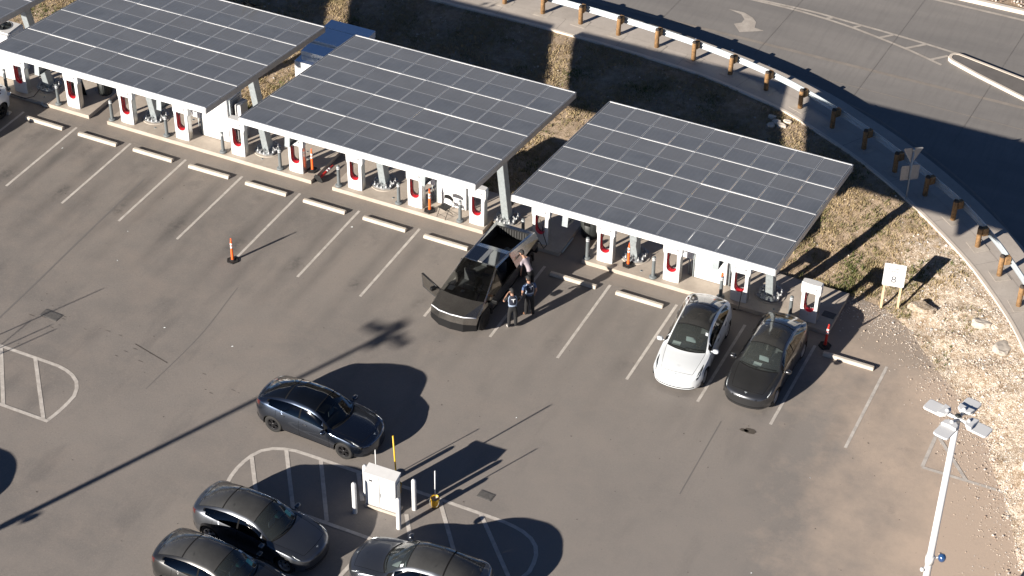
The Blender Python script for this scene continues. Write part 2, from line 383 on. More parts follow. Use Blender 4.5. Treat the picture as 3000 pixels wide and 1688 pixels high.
def gz(x, y):
    h = BVH.ray_cast(Vector((x, y, 9)), Vector((0, 0, -1)))[0]
    return max(0., h.z) if h else 0.

# parking lot sheet: its edge runs in under the toe of the bank
lot = MB(); edge = [(x, y + .22 if x < 36.5 else y + .1) for x, y in LBP]
edge = [(p[0] + (.2 if p[0] > 36.5 else 0), p[1]) for p in edge]
lot.sheet([(-90, -140), (47, -140)] + edge[::-1] + [(-90, 3.5)], 0); tag(lot.build('parking_lot', M['lot']), kind='structure')

IN = smooth_line(INP, .25)
wk = MB()
strip(wk, IN, .10, 1.14, ZW); strip(wk, IN, 1.155, 2.5, ZW - .004)          # walk slab, saw joint, gutter slab
strip(wk, IN, 1.14, 1.155, ZW - .02, 1)
cut = list(range(6, len(IN) - 1, 12))
for k in cut:                                                              # tooled joints across the slab
    L = offset(IN, .10), offset(IN, 1.13); a, b = L[0][k], L[1][k]; d = np.array([-(b - a)[1], (b - a)[0]]) / np.linalg.norm(b - a) * .006
    wk.add([(*(a - d), ZW + .002), (*(a + d), ZW + .002), (*(b + d), ZW + .002), (*(b - d), ZW + .002)], [(0, 1, 2, 3)], 1)
tag(wk.build('sidewalk', [M['walk'], M['island']], recalc=False), kind='structure')
kb = MB(); A = offset(IN, -.04); B = offset(IN, .098); n = len(IN)
kb.add([(*p, ZW - .45) for p in A] + [(*p, ZW + .012) for p in A] + [(*p, ZW + .012) for p in B] + [(*p, ZW - .1) for p in B],
       [(k * n + i, k * n + i + 1, (k + 1) * n + i + 1, (k + 1) * n + i) for k in range(3) for i in range(n - 1)])
tag(kb.build('kerb', M['kerb']), kind='structure')
OUT = offset(IN, 2.5)
rd = MB(); rp = [tuple(p) for p in OUT if p[0] < 50 and p[1] > -40]
rd.sheet([(-60, 16.9)] + rp + [(90, -40), (90, 25.35), (-60, 25.35)], ZR + .03); tag(rd.build('road', M['road']), kind='structure')
# far side kerb and stony verge
fk = MB(); fk.box(-60, 90, 25.35, 25.62, ZR - .3, ZR + .2); tag(fk.build('far_kerb', M['kerb'], bevel=.03), kind='structure')
fv = MB(); nx, ny = 160, 12; gx = np.linspace(15, 60, nx); gy = np.linspace(25.62, 32, ny)
fv.add([(x, y, ZR + .15 + .09 * noise.noise(Vector((x * 2, y * 2, 1))) + .03 * (y - 25.6)) for x in gx for y in gy], [(i * ny + j, (i + 1) * ny + j, (i + 1) * ny + j + 1, i * ny + j + 1) for i in range(nx - 1) for j in range(ny - 1)], 0, True)
tag(fv.build('far_verge', M['bank']), kind='structure')
ZL = ZR + .036
rl = MB()
def both(pts, w, z, mb, m=0): ribbon(mb, smooth_line(pts, .4), w, z, m)
both([(-20,25.0),(32.7,24.9),(45,24.7),(70,24.2)], .16, ZL, rl)
both([(10,21.2),(25.5,21.24),(28.07,21.30),(30.2,21.15),(32.2,20.99),(33.8,20.82),(35.4,20.6)], .14, ZL, rl)
both([(20,21.0),(25.2,21.1),(27.17,21.10),(29,20.95),(30.5,20.7),(31.7,20.4),(33.2,19.98),(34.85,19.38)], .14, ZL + .003, rl)
for a, b in (((29.05,20.97),(29.3,21.2)),((30.39,20.75),(30.67,21.1)),((31.73,20.42),(32.21,20.95)),((33.05,20.06),(33.76,20.8)),((34.32,19.62),(34.9,20.25))): ribbon(rl, [a, b], .14, ZL + .006)
rl.sheet([(24.76,19.80),(25.46,19.60),(25.74,19.25),(25.73,18.92),(25.45,18.66),(25.94,18.07),(26.88,18.67),(26.41,18.75),(26.31,19.22),(26.04,19.55),(25.5,19.83)][::-1], ZL)
tag(rl.build('road_markings', M['roadline']), kind='structure')
rw = MB(); both([(5,17.62),(24.2,17.64),(33,17.56),(45,17.5)], .20, ZL, rw); both([(26,15.95),(31,15.95),(45,15.75)], .04, ZL, rw); both([(30,15.2),(33,14.2),(36,12.5),(39.4,9.8),(42.6,6.0)], .12, ZL, rw)
tag(rw.build('road_wear_lines', M['dim']), kind='structure')
rj = MB()
for x in (22.3, 27.2, 32.1, 37., 41.9): ribbon(rj, [(x, 16.5 if x < 30 else 13.5), (x + .5, 25.3)], .012, ZL + .009)
tag(rj.build('road_joints', M['island']), kind='structure')
for i, (x, y) in enumerate(((22.6,16.75),(24.4,16.65),(26.2,16.45),(28.1,15.95),(20.7,16.9))):
    b = MB(); b.prism([(-.05,-.05),(.05,-.05),(.05,.05),(-.05,.05)], 0, .018); o = b.build('road_marker', M['white'], loc=(x, y, ZR + .03), bevel=.006)
    tag(o, 'small white raised road marker in the shade beside the guardrail', 'road marker', 'raised markers along the road edge')
isl = thing('traffic_island', 'long pointed traffic island with pale rounded kerb and dark asphalt top', 'traffic island', (38, 19.4, ZR))
ip = [(34.96,20.05),(34.98,20.3),(35.12,20.47),(35.35,20.53),(38.45,19.72),(46,17.0),(60,11.5),(60,9.2),(45.2,15.6),(38.9,18.05),(36.5,19.08),(35.2,19.72),(35.02,19.87)]
cx_, cy_ = 38, 19.4; ip = [(x - cx_, y - cy_) for x, y in ip]
def inset(poly, d):
    n = len(poly); out = []
    for i in range(n):
        p, q, r = (Vector(poly[k % n]) for k in (i - 1, i, i + 1)); a = (q - p).normalized(); b = (r - q).normalized()
        na, nb = Vector((a.y, -a.x)), Vector((b.y, -b.x)); m = (na + nb); m = m / max(.35, m.length_squared) * 2 if m.length > 1e-6 else na
        out.append(tuple(q + m * d * .5 * 1.0) if False else tuple(q + m * d / 1.0 * .5 * 2 / 2))
    return out
ip2 = inset(ip, .30)
b = MB(); n = len(ip)
for (p, z), (q, z2) in (((ip, 0), (ip, .13)), ((inset(ip, .05), .16), (ip2, .16)), ((ip, .13), (inset(ip, .05), .16)), ((ip2, .16), (ip2, .05))):
    b.add([(*k, z) for k in p] + [(*k, z2) for k in q], [(i, (i + 1) % n, n + (i + 1) % n, n + i) for i in range(n)])
b.build('kerb_ring', M['kerb'], isl)
b = MB(); b.sheet(ip2, .14); b.build('island_top', M['island'], isl)

# ------------------------------------------------------------------ lot markings
SP = 2.75
mk = MB(); z = .005
for i in range(-1, 15):
    x = i * SP; y1 = -.02 if i not in (9,) else -.05
    ribbon(mk, [(x, -4.90), (x, y1)], .11, z)
def hatch(mb, outline, bars, w=.14):
    both(outline, w, z, mb)
    for a, b in bars: ribbon(mb, [a, b], w, z + .003)
hatch(mk, [(2,-13.33),(8.97,-13.33),(11.4,-13.34),(12.15,-13.52),(12.7,-13.95),(12.96,-14.65),(12.95,-15.3),(12.86,-16.02)], [((8.88,-13.33),(10.98,-15.97)),((10.44,-13.36),(12.72,-15.98))])
ribbon(mk, [(2,-15.97),(12.92,-15.99)], .14, z + .006)
both([(20.3,-16.3),(20.13,-15.2),(20.18,-14.6),(20.4,-14.0),(20.95,-13.6),(21.6,-13.46),(24.1,-13.44),(25.3,-13.40),(29.4,-13.42),(30.2,-13.55),(30.8,-13.9),(31.1,-14.5),(31.17,-15.1),(30.95,-15.7),(30.5,-16.05)], .14, z, mk)
for a, b in (((20.28,-14.4),(21.45,-16.0)),((21.15,-13.55),(22.9,-16.03)),((22.5,-13.5),(24.17,-16.0)),((23.95,-13.47),(24.75,-14.62)),((26.37,-14.53),(27.4,-16.03)),((27.1,-13.5),(29.1,-16.03)),((28.62,-13.46),(30.85,-15.8))): ribbon(mk, [a, b], .14, z + .003)
ribbon(mk, [(20.3,-16.07),(25.95,-16.07)], .14, z + .006); ribbon(mk, [(25.95,-16.07),(25.75,-18.6)], .14, z + .009); ribbon(mk, [(26.1,-16.07),(31,-16.07)], .14, z + .006)
for k in range(1, 4): ribbon(mk, [(20.2, -16.07 - 2.6 * k), (25.6, -16.07 - 2.6 * k)], .11, z)
ribbon(mk, [(41.16,-2.1),(41.18,-4.66)], .13, z); ribbon(mk, [(41.18,-4.68),(44.3,-4.66)], .13, z + .003); ribbon(mk, [(41.25,-2.9),(42.72,-4.66)], .13, z + .006)
tag(mk.build('lot_markings', M['line']), kind='structure')
# faint old line along the front of the stalls
om = MB(); ribbon(om, [(2.3,.05),(9,.02)], .03, z); ribbon(om, [(12,.06),(20.5,.02)], .03, z); ribbon(om, [(26,.04),(30.2,.06)], .03, z); ribbon(om, [(31.4,-17.0),(38,-14.6)], .02, z)
tag(om.build('old_paint_lines', M['dim']), kind='structure')
sm_ = MB(); ribbon(sm_, smooth_line([(7.5,-2.0),(7.6,-6),(7.72,-9),(7.83,-12.6)], .5), .07, z - .001); ribbon(sm_, [(34.13,-5.5),(34.19,-9.6)], .035, z - .001); ribbon(sm_, smooth_line([(14.8,-6.5),(15.1,-10),(15.0,-13)], .5), .03, z - .001)
tag(sm_.build('lot_seams', M['seam']), kind='structure')
scm = MB()
for k in range(24):
    t = random.random(); x = 8.2 + t * 9.5 + random.gauss(0, .3); y = -10.9 - t * 1.0 + random.gauss(0, .28); l = random.uniform(.04, .3)
    w = random.uniform(.006, .014); scm.sheet([(x, y - w), (x + l * .5, y - w * 1.4), (x + l, y - .06 * l), (x + l * .6, y + w), (x + l * .2, y + w * 1.2)], z)
for k in range(40):
    x = 13.2 + k * .042; y = -11.05 - k * .010; w = .008 + .014 * abs(math.sin(k * 1.7)); scm.sheet([(x, y - w), (x + .05, y - w - .01), (x + .055, y + w - .012), (x + .006, y + w)], z)
for k in range(120):
    x = random.uniform(3, 42); y = random.uniform(-20, -1); r = random.uniform(.012, .035)
    scm.sheet([(x + r * random.uniform(.6, 1.3) * math.cos(a), y + r * random.uniform(.5, 1.1) * math.sin(a)) for a in np.linspace(0, 5.4, 7)], z + .0005 * (k % 5))
tag(scm.build('scrape_marks', M['stain']), kind='structure')
stn = MB()
for cx, cy, r0, sx in ((35.22,-5.55,.14,1.5),(35.02,-5.6,.08,2.0),(14.2,-1.6,.26,1.2),(19.6,-1.2,.18,1),(16.9,-1.7,.22,1.2),(11.4,-1.5,.24,1.2),(8.7,-1.6,.2,1.2)):
    if cy > -3: continue
    stn.sheet([(cx + sx * r0 * (1 + .35 * noise.noise(Vector((a * 2, cx, cy)))) * math.cos(a), cy + r0 * (1 + .35 * noise.noise(Vector((a * 2, cy, cx)))) * math.sin(a)) for a in np.linspace(0, 2 * math.pi, 26)[:-1]], z + .001)
tag(stn.build('oil_stains', M['stain']), kind='structure')

LITTER = [(3.15,-1.6),(8.98,-5.32),(9.71,-7.1),(13.66,-9.78),(16.5,-9.6)]
lit = MB()
for x, y in LITTER + [(random.uniform(3, 42), random.uniform(-20, -1)) for _ in range(9)]:
    a = random.uniform(0, 3.1); l, w = random.uniform(.02, .045), random.uniform(.01, .02); c_a, s_a = math.cos(a), math.sin(a); q = lambda u, v, h: (x + u * c_a - v * s_a, y + u * s_a + v * c_a, h)
    lit.add([q(-l, -w, .006), q(l, -w, .008), q(l * .8, w, .022), q(-l, w, .006)], [(0, 1, 2, 3)])
tag(lit.build('litter', M['paper']), kind='stuff')
# ------------------------------------------------------------------ grass and stones on the bank
def scatter(nm, n, keep):
    out = []
    while len(out) < n:
        i = RNG.integers(0, nS - 1, 4000); j = RNG.integers(6, nT_ - 2, 4000); fx, fy = RNG.random(4000), RNG.random(4000)
        wd = np.hypot(inx[i] - lbx[i], iny[i] - lby[i]); acc = RNG.random(4000) < wd / 11
        P = V_.reshape(nS, nT_, 3); p = P[i, j] * (1 - fx)[:, None] + P[i + 1, j] * fx[:, None]; p = p + (P[i, j + 1] - P[i, j]) * fy[:, None]
        for q, a in zip(p, acc):
            if a and q[0] > -9 and keep(q): out.append(q)
            if len(out) >= n: break
    return np.array(out)
def grass_keep(q):
    x, y = q[0], q[1]
    g = 1 - min(1, max(0, (x + 3.0 * noise.noise(Vector((x * .6, y * .6, 3))) - 38.7) / 1.8))
    d = .5 + .9 * noise.noise(Vector((x * .55, y * .55, 0)))
    return random.random() < g * max(.08, d) and not (9.9 < x < 12.7 and 5.3 < y < 9.3)
Q = scatter('grass', 30000, grass_keep)
gv, gf, gt = [], [], []
for q in Q:
    gr = noise.noise(Vector((q[0] * .8, q[1] * .8, 8))) * 1.2 + .42 - .055 * (q[1] - 3.3); tint = min(1, max(0, gr + random.gauss(0, .25)))
    hgt = random.uniform(.05, .13) * (1.25 if tint > .55 else 1)
    for k in range(5):
        a = random.uniform(0, 6.283); dx, dy = math.cos(a), math.sin(a); bx, by = q[0] + random.gauss(0, .06), q[1] + random.gauss(0, .06); w = random.uniform(.012, .026)
        lean = random.uniform(.02, .13); h = hgt * random.uniform(.6, 1.1); o = len(gv)
        gv += [(bx - dy * w, by + dx * w, q[2] - .01), (bx + dy * w, by - dx * w, q[2] - .01), (bx + dx * lean, by + dy * lean, q[2] + h)]
        gf.append((o, o + 1, o + 2)); gt += [tint] * 3
go = np_mesh('grass', gv, gf, M['leaf']); at = go.data.attributes.new('tint', 'FLOAT', 'POINT'); at.data.foreach_set('value', np.array(gt, dtype=np.float32)); tag(go, kind='stuff')
ICO = bmesh.new(); bmesh.ops.create_icosphere(ICO, subdivisions=1, radius=1); iv = np.array([v.co[:] for v in ICO.verts]); ifc = np.array([[v.index for v in f.verts] for f in ICO.faces]); ICO.free()
def stone_keep(q):
    x, y = q[0], q[1]; g = min(1, max(.03, (x + 2.5 * noise.noise(Vector((x * .5, y * .5, 5))) - 37.6) / 2.8))
    return random.random() < g * (.35 + .65 * (noise.noise(Vector((x * .9, y * .9, 2))) > -.15))
def stones(name, Q, r0, r1, mats):
    sv, sf, sm = [], [], []
    for k, q in enumerate(Q):
        r = random.uniform(r0, r1) * (1 if random.random() < .93 else 1.9); s = np.array([random.uniform(.7, 1.3), random.uniform(.7, 1.3), random.uniform(.5, .9)]) * r
        v = iv * s * RNG.uniform(.75, 1.2, (len(iv), 1)); a = random.uniform(0, 6.28); c, d = math.cos(a), math.sin(a)
        v = np.stack([v[:, 0] * c - v[:, 1] * d, v[:, 0] * d + v[:, 1] * c, v[:, 2]], 1) + np.array(q) + (0, 0, r * .25)
        sf.append(ifc + len(iv) * k); sv.append(v); sm += [random.choice((0, 0, 1, 1, 2, 3))] * len(ifc)
    return np_mesh(name, np.concatenate(sv), np.concatenate(sf), mats, sm)
stone_m = [mat('stone_tan', (.45, .37, .29), .9), mat('stone_pale', (.64, .57, .49), .9), mat('stone_grey', (.45, .43, .41), .9), mat('stone_brown', (.30, .22, .165), .9)]
tag(stones('gravel', scatter('s', 20000, stone_keep), .014, .034, stone_m), kind='stuff')
toe = []
while len(toe) < 2600:
    k = random.randrange(11, 22); f = random.random(); a, b_ = LBP[k], LBP[k + 1]; d = abs(random.gauss(0, .75)); x, y = a[0] + (b_[0] - a[0]) * f, a[1] + (b_[1] - a[1]) * f
    if y < -14: continue
    tx, ty = b_[0] - a[0], b_[1] - a[1]; l = math.hypot(tx, ty); toe.append((x + ty / l * d + .2, y - tx / l * d + .1, .0))
tag(stones('loose_gravel', toe, .008, .024, stone_m), kind='stuff')
fvq = [(random.uniform(30, 52), random.uniform(25.7, 29), ZR + .2) for _ in range(2500)]
tag(stones('roadside_gravel', fvq, .03, .07, [mat('stone_pink', (.42, .30, .24), .9), stone_m[1], mat('stone_mauve', (.33, .26, .24), .9), stone_m[3]]), kind='stuff')
def lump(name, label, c, s, m):
    bm = bmesh.new(); bmesh.ops.create_icosphere(bm, subdivisions=3, radius=1); 
    for v in bm.verts:
        p = v.co.copy(); f = 1 + .35 * noise.noise(p * 1.3 + Vector(c)) + .12 * noise.noise(p * 4); v.co = Vector((p.x * s[0], p.y * s[1], max(-.3, min(.45, p.z)) * s[2])) * f
    me = bpy.data.meshes.new(name); bm.to_mesh(me); bm.free(); me.materials.append(m); o = bpy.data.objects.new(name, me); COL.objects.link(o); o.location = c
    return tag(o, label, 'rubble')
lump('concrete_rubble', 'grey broken concrete lump lying in the tan gravel below the sidewalk kerb', (41.15, 2.75, gz(41.15, 2.75)), (.38, .22, .3), M['patch'])
lump('concrete_rubble', 'flat grey concrete slab fragment half buried at the gravel edge touching the kerb', (42.2, 1.75, gz(42.2, 1.75)), (.34, .42, .3), M['patch'])
lump('soil_clod', 'brown heap of hard soil beside the evacuation sign stakes', (38.8, 3.3, gz(38.8, 3.3) - .02), (.5, .26, .28), M['bank'])['category'] = 'soil heap'
for k, (x, y) in enumerate(((29.6,12.2),(29.9,11.9),(30.15,11.75),(29.75,11.6),(30.3,12.1))):
    o = lump('pale_rock', 'pale broken rock piled against the sidewalk kerb in the sunlit gap', (x, y, gz(x, y)), (.17 + .03 * (k % 3), .12 + .03 * (k % 2), .2), M['kerb']); o['category'] = 'rock'; o['group'] = 'pale rocks piled at the kerb'
# ------------------------------------------------------------------ guardrail
GP = [(7.6,15.7),(9.55,15.7),(11.5,15.7),(13.46,15.68),(15.42,15.64),(17.36,15.60),(19.27,15.52),(21.18,15.37),(23.12,15.15),(24.98,14.86),(26.84,14.47),(28.67,13.95),(30.45,13.24),(32.15,12.40),(33.82,11.47),(35.45,10.41),(37.02,9.34),(38.47,8.21),(39.80,6.91),(41.02,5.47),(42.14,3.96),(43.1,2.3),(43.95,.55)]
gr = thing('guardrail', 'galvanised guardrail on round wooden posts curving along the sidewalk', 'guardrail', (27, 14, ZW))
gl = np.array(GP) - (27, 14); gs = smooth_line([tuple(p) for p in gl], .3)
tang = np.gradient(gl, axis=0); tang /= np.linalg.norm(tang, axis=1)[:, None]
prof = [(.00,.47),(.055,.50),(.075,.545),(.055,.59),(.0,.625),(.055,.66),(.075,.705),(.055,.75),(.0,.78)]
b = MB(); n = len(gs); rows = []
for d, h in prof: rows.append([(p[0], p[1], h) for p in offset(gs, .34 + d)])
for d, h in prof[::-1]: rows.append([(p[0], p[1], h) for p in offset(gs, .352 + d)])
m = len(rows); b.add(sum(rows, []), [(k * n + i, k * n + i + 1, ((k + 1) % m) * n + i + 1, ((k + 1) % m) * n + i) for k in range(m) for i in range(n - 1)], 0, True)
b.build('rail', M['alu'], gr, recalc=True)
b = MB(); b.lathe([(0, -.05), (.105, -.05), (.10, .86), (.085, .93), (0, .95)], n=14); b.m = [1 if min(b.v[i][2] for i in f) > .84 else 0 for f in b.f]
post0 = b.build('post', [M['wood'], M['woodtop']], gr)
b = MB(); b.box(-.10, .10, .09, .335, .50, .86); blk0 = b.build('blockout', [M['wood']], post0, bevel=.02)
b = MB(); b.prism([(-.36,-.30),(.36,-.30),(.36,.34),(-.36,.34)], 0, .010); ft0 = b.build('footing', M['patch'], post0, bevel=.004)
for k, (p, t) in enumerate(zip(gl, tang)):
    o = post0 if k == 0 else copy_tree(post0, gr)
    o.location = (p[0], p[1], 0); o.rotation_euler = (random.uniform(-.025, .025), random.uniform(-.025, .025), math.atan2(t[1], t[0]))

# ------------------------------------------------------------------ concrete pads
ZP = .165
def pad(x0, x1, label, y0=.76, y1=3.36):
    o = MB(); o.box(x0, x1, y0, y1, -.05, ZP); q = o.build('concrete_pad', M['pad'], bevel=.012); q.location = (0, 0, 0)
    return tag(q, label, 'concrete pad', 'raised concrete pads under the chargers')
pad(-7.2, .70, 'concrete pad under the charging post beside the partly seen white car')
pad(.72, 2.84, 'short concrete pad carrying a single charger and the round black bin')
pad(3.77, 13.82, 'long concrete pad under four chargers with the fallen red delineator at its end')
pad(14.8, 21.66, 'concrete pad carrying the black folding chair and three chargers')
pad(21.95, 24.97, 'short shaded concrete pad behind the open pickup bed')
pad(25.94, 35.98, 'long concrete pad behind the white car and the dark grey car')
wf = MB()
for x, y in ((.25,1.15),(3.2,1.95),(1.9,2.6),(5.9,1.25),(9.1,2.9),(11.2,1.25),(12.6,2.55),(12.9,2.1),(17.4,1.2),(19.3,2.2),(28.3,1.15),(30.6,2.5),(33.7,1.15),(35.2,2.3),(7.0,2.5)):
    if 2.84 < x < 3.77: continue
    o = MB(); o.lathe([(.052, 0), (.052, .006), (.03, .006), (.028, .003), (0, .003)], n=14); o.m = [1 if max((b_[0] ** 2 + b_[1] ** 2) for b_ in (o.v[i] for i in f)) < .0016 else 0 for f in o.f]
    tag(o.build('anchor_socket', [M['galv'], M['matte']], loc=(x, y, ZP + .001)), 'small round metal anchor socket set into a concrete charger pad', 'floor socket', 'round sockets in the concrete pads')

# ------------------------------------------------------------------ wheel stops
b = MB(); b.prism([(-.11, 0), (.11, 0), (.085, .10), (.06, .13), (-.06, .13), (-.085, .10)], -.97, .97, xf=lambda x, y, zz: (zz, x, y))
ws0 = b.build('wheel_stop', M['stop'], bevel=.012)
wl = {0: 'wheel stop in front of the charger by the partly seen white car', 1: 'leftmost fully sunlit wheel stop, facing the short single charger pad', 2: 'wheel stop facing the left end of the long four charger pad', 3: 'wheel stop facing the second charger of the long four charger pad',
      4: 'wheel stop facing the white cabinet between two chargers', 5: 'wheel stop facing the orange delineator on the long four charger pad', 6: 'wheel stop facing the gap of broken ground with the fallen delineator',
      7: 'wheel stop facing the charger left of the black folding chair', 8: 'wheel stop beside the open door of the dark pickup', 10: 'half shaded wheel stop right of the dark pickup', 11: 'wheel stop left of the parked white car', 14: 'wheel stop at the far right below the red delineator, dusted with dirt'}
for i, (k, l) in enumerate(wl.items()):
    o = ws0 if i == 0 else ws0.copy()
    if i: COL.objects.link(o)
    o.location = (k * SP - 1.37 + (.02 if k == 14 else 0), -.41 + random.uniform(-.03, .03), 0); o.rotation_euler = (0, 0, random.uniform(-.012, .012))
    tag(o, l, 'wheel stop', 'concrete wheel stops at the head of the stalls')
# rubber strip on the pad corner beside the short pad and flat steel bar by the shaded pad
b = MB(); b.box(24.985, 25.05, .95, 2.0, .06, .13); tag(b.build('steel_edge_bar', M['galv'], bevel=.008), 'pale steel bar fixed along the side of the shaded pad', 'steel bar')
b = MB(); b.tube([(.70,.74,.02),(.55,.70,.05),(.42,.72,.11),(.40,.80,.15)], .05, 8); tag(b.build('grey_pipe_stub', M['galv']), 'short grey pipe stub at the pad corner next to a bollard', 'pipe')

# ------------------------------------------------------------------ lettering helper
def lettering(txt, h, parent, m, loc, rot=(math.pi / 2, 0, 0), name='lettering', ext=.002, spacing=1.0, align='CENTER', off=0):
    c = bpy.data.curves.new('txt', 'FONT'); c.body = txt; c.size = h; c.align_x = align; c.space_character = spacing; c.extrude = ext; c.offset = off
    o = bpy.data.objects.new('txt', c); COL.objects.link(o)
    me = bpy.data.meshes.new_from_object(o.evaluated_get(bpy.context.evaluated_depsgraph_get())); bpy.data.objects.remove(o)
    me.materials.clear(); me.materials.append(m)
    q = bpy.data.objects.new(name, me); COL.objects.link(q); q.parent = parent; q.location = loc; q.rotation_euler = rot
    return q
def maker_word(parent, m, loc, h=.085, w=.062, gap=.042):
    """the five spaced letters of the charger fascia, drawn stroke by stroke"""
    b = MB(); t = .016; x = -(5 * w + 4 * gap) / 2
    def bar(x0, x1, z0, z1): b.box(x0, x1, -.003, 0, z0, z1)
    bar(x, x + w, h - t, h); bar(x + w/2 - t/2, x + w/2 + t/2, 0, h - t - .008); x += w + gap            # T
    for zz in (0, h/2 - t/2, h - t): bar(x, x + w, zz, zz + t)
    x += w + gap                                                                                          # E of three bars
    for zz in (0, h/2 - t/2, h - t): bar(x, x + w, zz, zz + t)
    bar(x, x + t, h/2 + t/2, h - t); bar(x + w - t, x + w, t, h/2 - t/2); x += w + gap                      # S
    bar(x, x + t, 0, h); bar(x + t, x + w, 0, t); x += w + gap                                              # L
    bar(x, x + w, h - t, h); bar(x, x + t, 0, h - t - .012); bar(x + w - t, x + w, 0, h - t - .012); bar(x + t, x + w - t, h/2 - t/2 - .008, h/2 + t/2 - .008)  # A
    return b.build('lettering', m, parent, loc=loc)

# ------------------------------------------------------------------ chargers
def ray_poly(poly, a, c):
    d = Vector((math.cos(a), math.sin(a))); best = None
    for i in range(len(poly)):
        p, q = Vector(poly[i]) - Vector(c), Vector(poly[(i + 1) % len(poly)]) - Vector(c); e = q - p; den = d.x * e.y - d.y * e.x
        if abs(den) < 1e-9: continue
        t = (p.x * e.y - p.y * e.x) / den; u = (p.x * d.y - p.y * d.x) / den
        if t > 0 and -1e-6 <= u <= 1 + 1e-6 and (best is None or t < best): best = t
    return (c[0] + d.x * best, c[1] + d.y * best)
def make_charger():
    t = thing('charging_post', '', 'charging post', (0, 0, ZP), 0, 'white charging posts along the pads')
    outer = [(-.325,0),(.325,0),(.335,1.18),(.352,1.26),(.385,1.33),(.388,1.70),(.37,1.735),(-.37,1.735),(-.388,1.70),(-.385,1.33),(-.352,1.26),(-.335,1.18)]
    hole = [(-.205,1.30)] + [(-.205 + .04 * (1 - math.cos(a)), 1.30 + .04 * math.sin(a)) for a in (.5, 1., 1.57)] + [(.165 + .04 * math.sin(a), 1.34 - .04 * (1 - math.cos(a))) for a in (.0, .5, 1., 1.57)] + \
           [(.205 * math.cos(a), .66 - .21 * math.sin(a)) for a in np.linspace(0, math.pi, 13)]
    hole2 = [(x * .95, .93 + (zz - .93) * .96) for x, zz in hole]
    c = (0, .93); N = 72
    angs = sorted([2 * math.pi * i / N for i in range(N)] + [math.atan2(p[1] - c[1], p[0] - c[0]) % (2 * math.pi) for p in outer])
    angs = [a for i, a in enumerate(angs) if i == 0 or a - angs[i - 1] > 1e-4]; N = len(angs)
    O = [ray_poly(outer, a, c) for a in angs]; H = [ray_poly(hole, a, c) for a in angs]; H2 = [ray_poly(hole2, a, c) for a in angs]
    yf = lambda x: -.045 * (1 - (x / .39) ** 2); yb = lambda x: .235 + .05 * (1 - (x / .39) ** 2)
    mid = [(O[i][0] * .5 + H[i][0] * .5, O[i][1] * .5 + H[i][1] * .5) for i in range(N)]
    b = MB(); rings = [[(x, yf(x) + .012, zz) for x, zz in O], [(x * .985, yf(x), .005 + zz * .996) for x, zz in O], [(x, yf(x), zz) for x, zz in mid], [(x, yf(x), zz) for x, zz in H], [(x, yf(x) + .03, zz) for x, zz in H]]
    back = [[(x, yb(x), zz) for x, zz in O], [(x, yb(x), zz) for x, zz in H]]
    b.add(sum(rings, []), [(k * N + i, k * N + (i + 1) % N, (k + 1) * N + (i + 1) % N, (k + 1) * N + i) for k in range(4) for i in range(N)])
    b.add(back[0] + back[1], [(i, (i + 1) % N, N + (i + 1) % N, N + i) for i in range(N)])
    b.add(rings[0] + back[0], [(i, (i + 1) % N, N + (i + 1) % N, N + i) for i in range(N)])
    b.build('housing', M['white'], t)
    b = MB(); b.add([(x, yf(x) + .03, zz) for x, zz in H] + [(x, .05, zz) for x, zz in H2] + [(x, .20, zz) for x, zz in H2], [(k * N + i, k * N + (i + 1) % N, (k + 1) * N + (i + 1) % N, (k + 1) * N + i) for k in range(2) for i in range(N)], 0, True)
    b.build('red_liner', M['red'], t)
    for s in (-1, 1):
        b = MB(); b.prism([(s * .336, .03), (s * .340, .03), (s * .340, .262), (s * .336, .262)], .01, 1.19); b.build('side_panel', M['silver'], t)
    b = MB(); b.prism([(x, yf(x) - 0.0) for x in np.linspace(-.37, .37, 9)] + [(x, yb(x)) for x in np.linspace(.37, -.37, 9)], 1.734, 1.752); b.build('cap', M['whitem'], t, bevel=.006)
    maker_word(t, M['ltext'], (0, -.048, 1.50))
    b = MB(); b.lathe([(.022, 0), (.022, .003), (.017, .003), (.017, 0)], (0, 0, 0), 16, axis='y'); o = b.build('number_badge', M['ltext'], t, loc=(-.02, -.049, .36))
    b = MB(); b.tube([(-.12,.10,1.24),(-.125,.05,1.1),(-.135,.04,.95),(-.11,.05,.72),(-.03,.06,.56),(.06,.07,.55),(.12,.08,.68),(.135,.09,.9)], .014, 8)
    b.tube([(-.12,.10,1.27),(-.12,.06,1.22),(-.12,.03,1.14)], [.03, .034, .022], 8); b.build('cable', M['black'], t)
    return t
ch0 = make_charger()
cl = {1: 'half shaded charging post next to the partly seen white car', 2: 'charging post alone on the short pad, left of the round black bin', 3: 'first charging post on the left end of the long four charger pad',
      4: 'charging post left of the white cabinet under the left canopy corner', 5: 'charging post whose top touches the white cabinet and the middle canopy corner', 6: 'charging post left of the orange delineator and fallen red delineator',
      7: 'charging post right of the fallen red delineator, on the pad corner', 8: 'charging post between the galvanised column and the black folding chair', 9: 'charging post at the pad end between the folding chair and the dark pickup',
      10: 'half shaded charging post behind the pickup bed, cable plugged into the pickup', 11: 'charging post left of the orange delineator, beside the large dark bin', 12: 'charging post left of the white cabinet behind the white car',
      13: 'half shaded charging post cabled to the parked white car', 14: 'charging post at the far right end, behind the dark grey car'}
chargers = {}
for k, l in cl.items():
    x = 2.22 + 2.765 * (k - 2) - .325
    chargers[k] = o = ch0 if k == 1 else dup(ch0, l); o['label'] = l; o.location = (x + random.uniform(-.012, .012), 1.04 + random.uniform(-.012, .012), ZP); o.rotation_euler = (0, random.uniform(-.006, .006), random.uniform(-.025, .025))
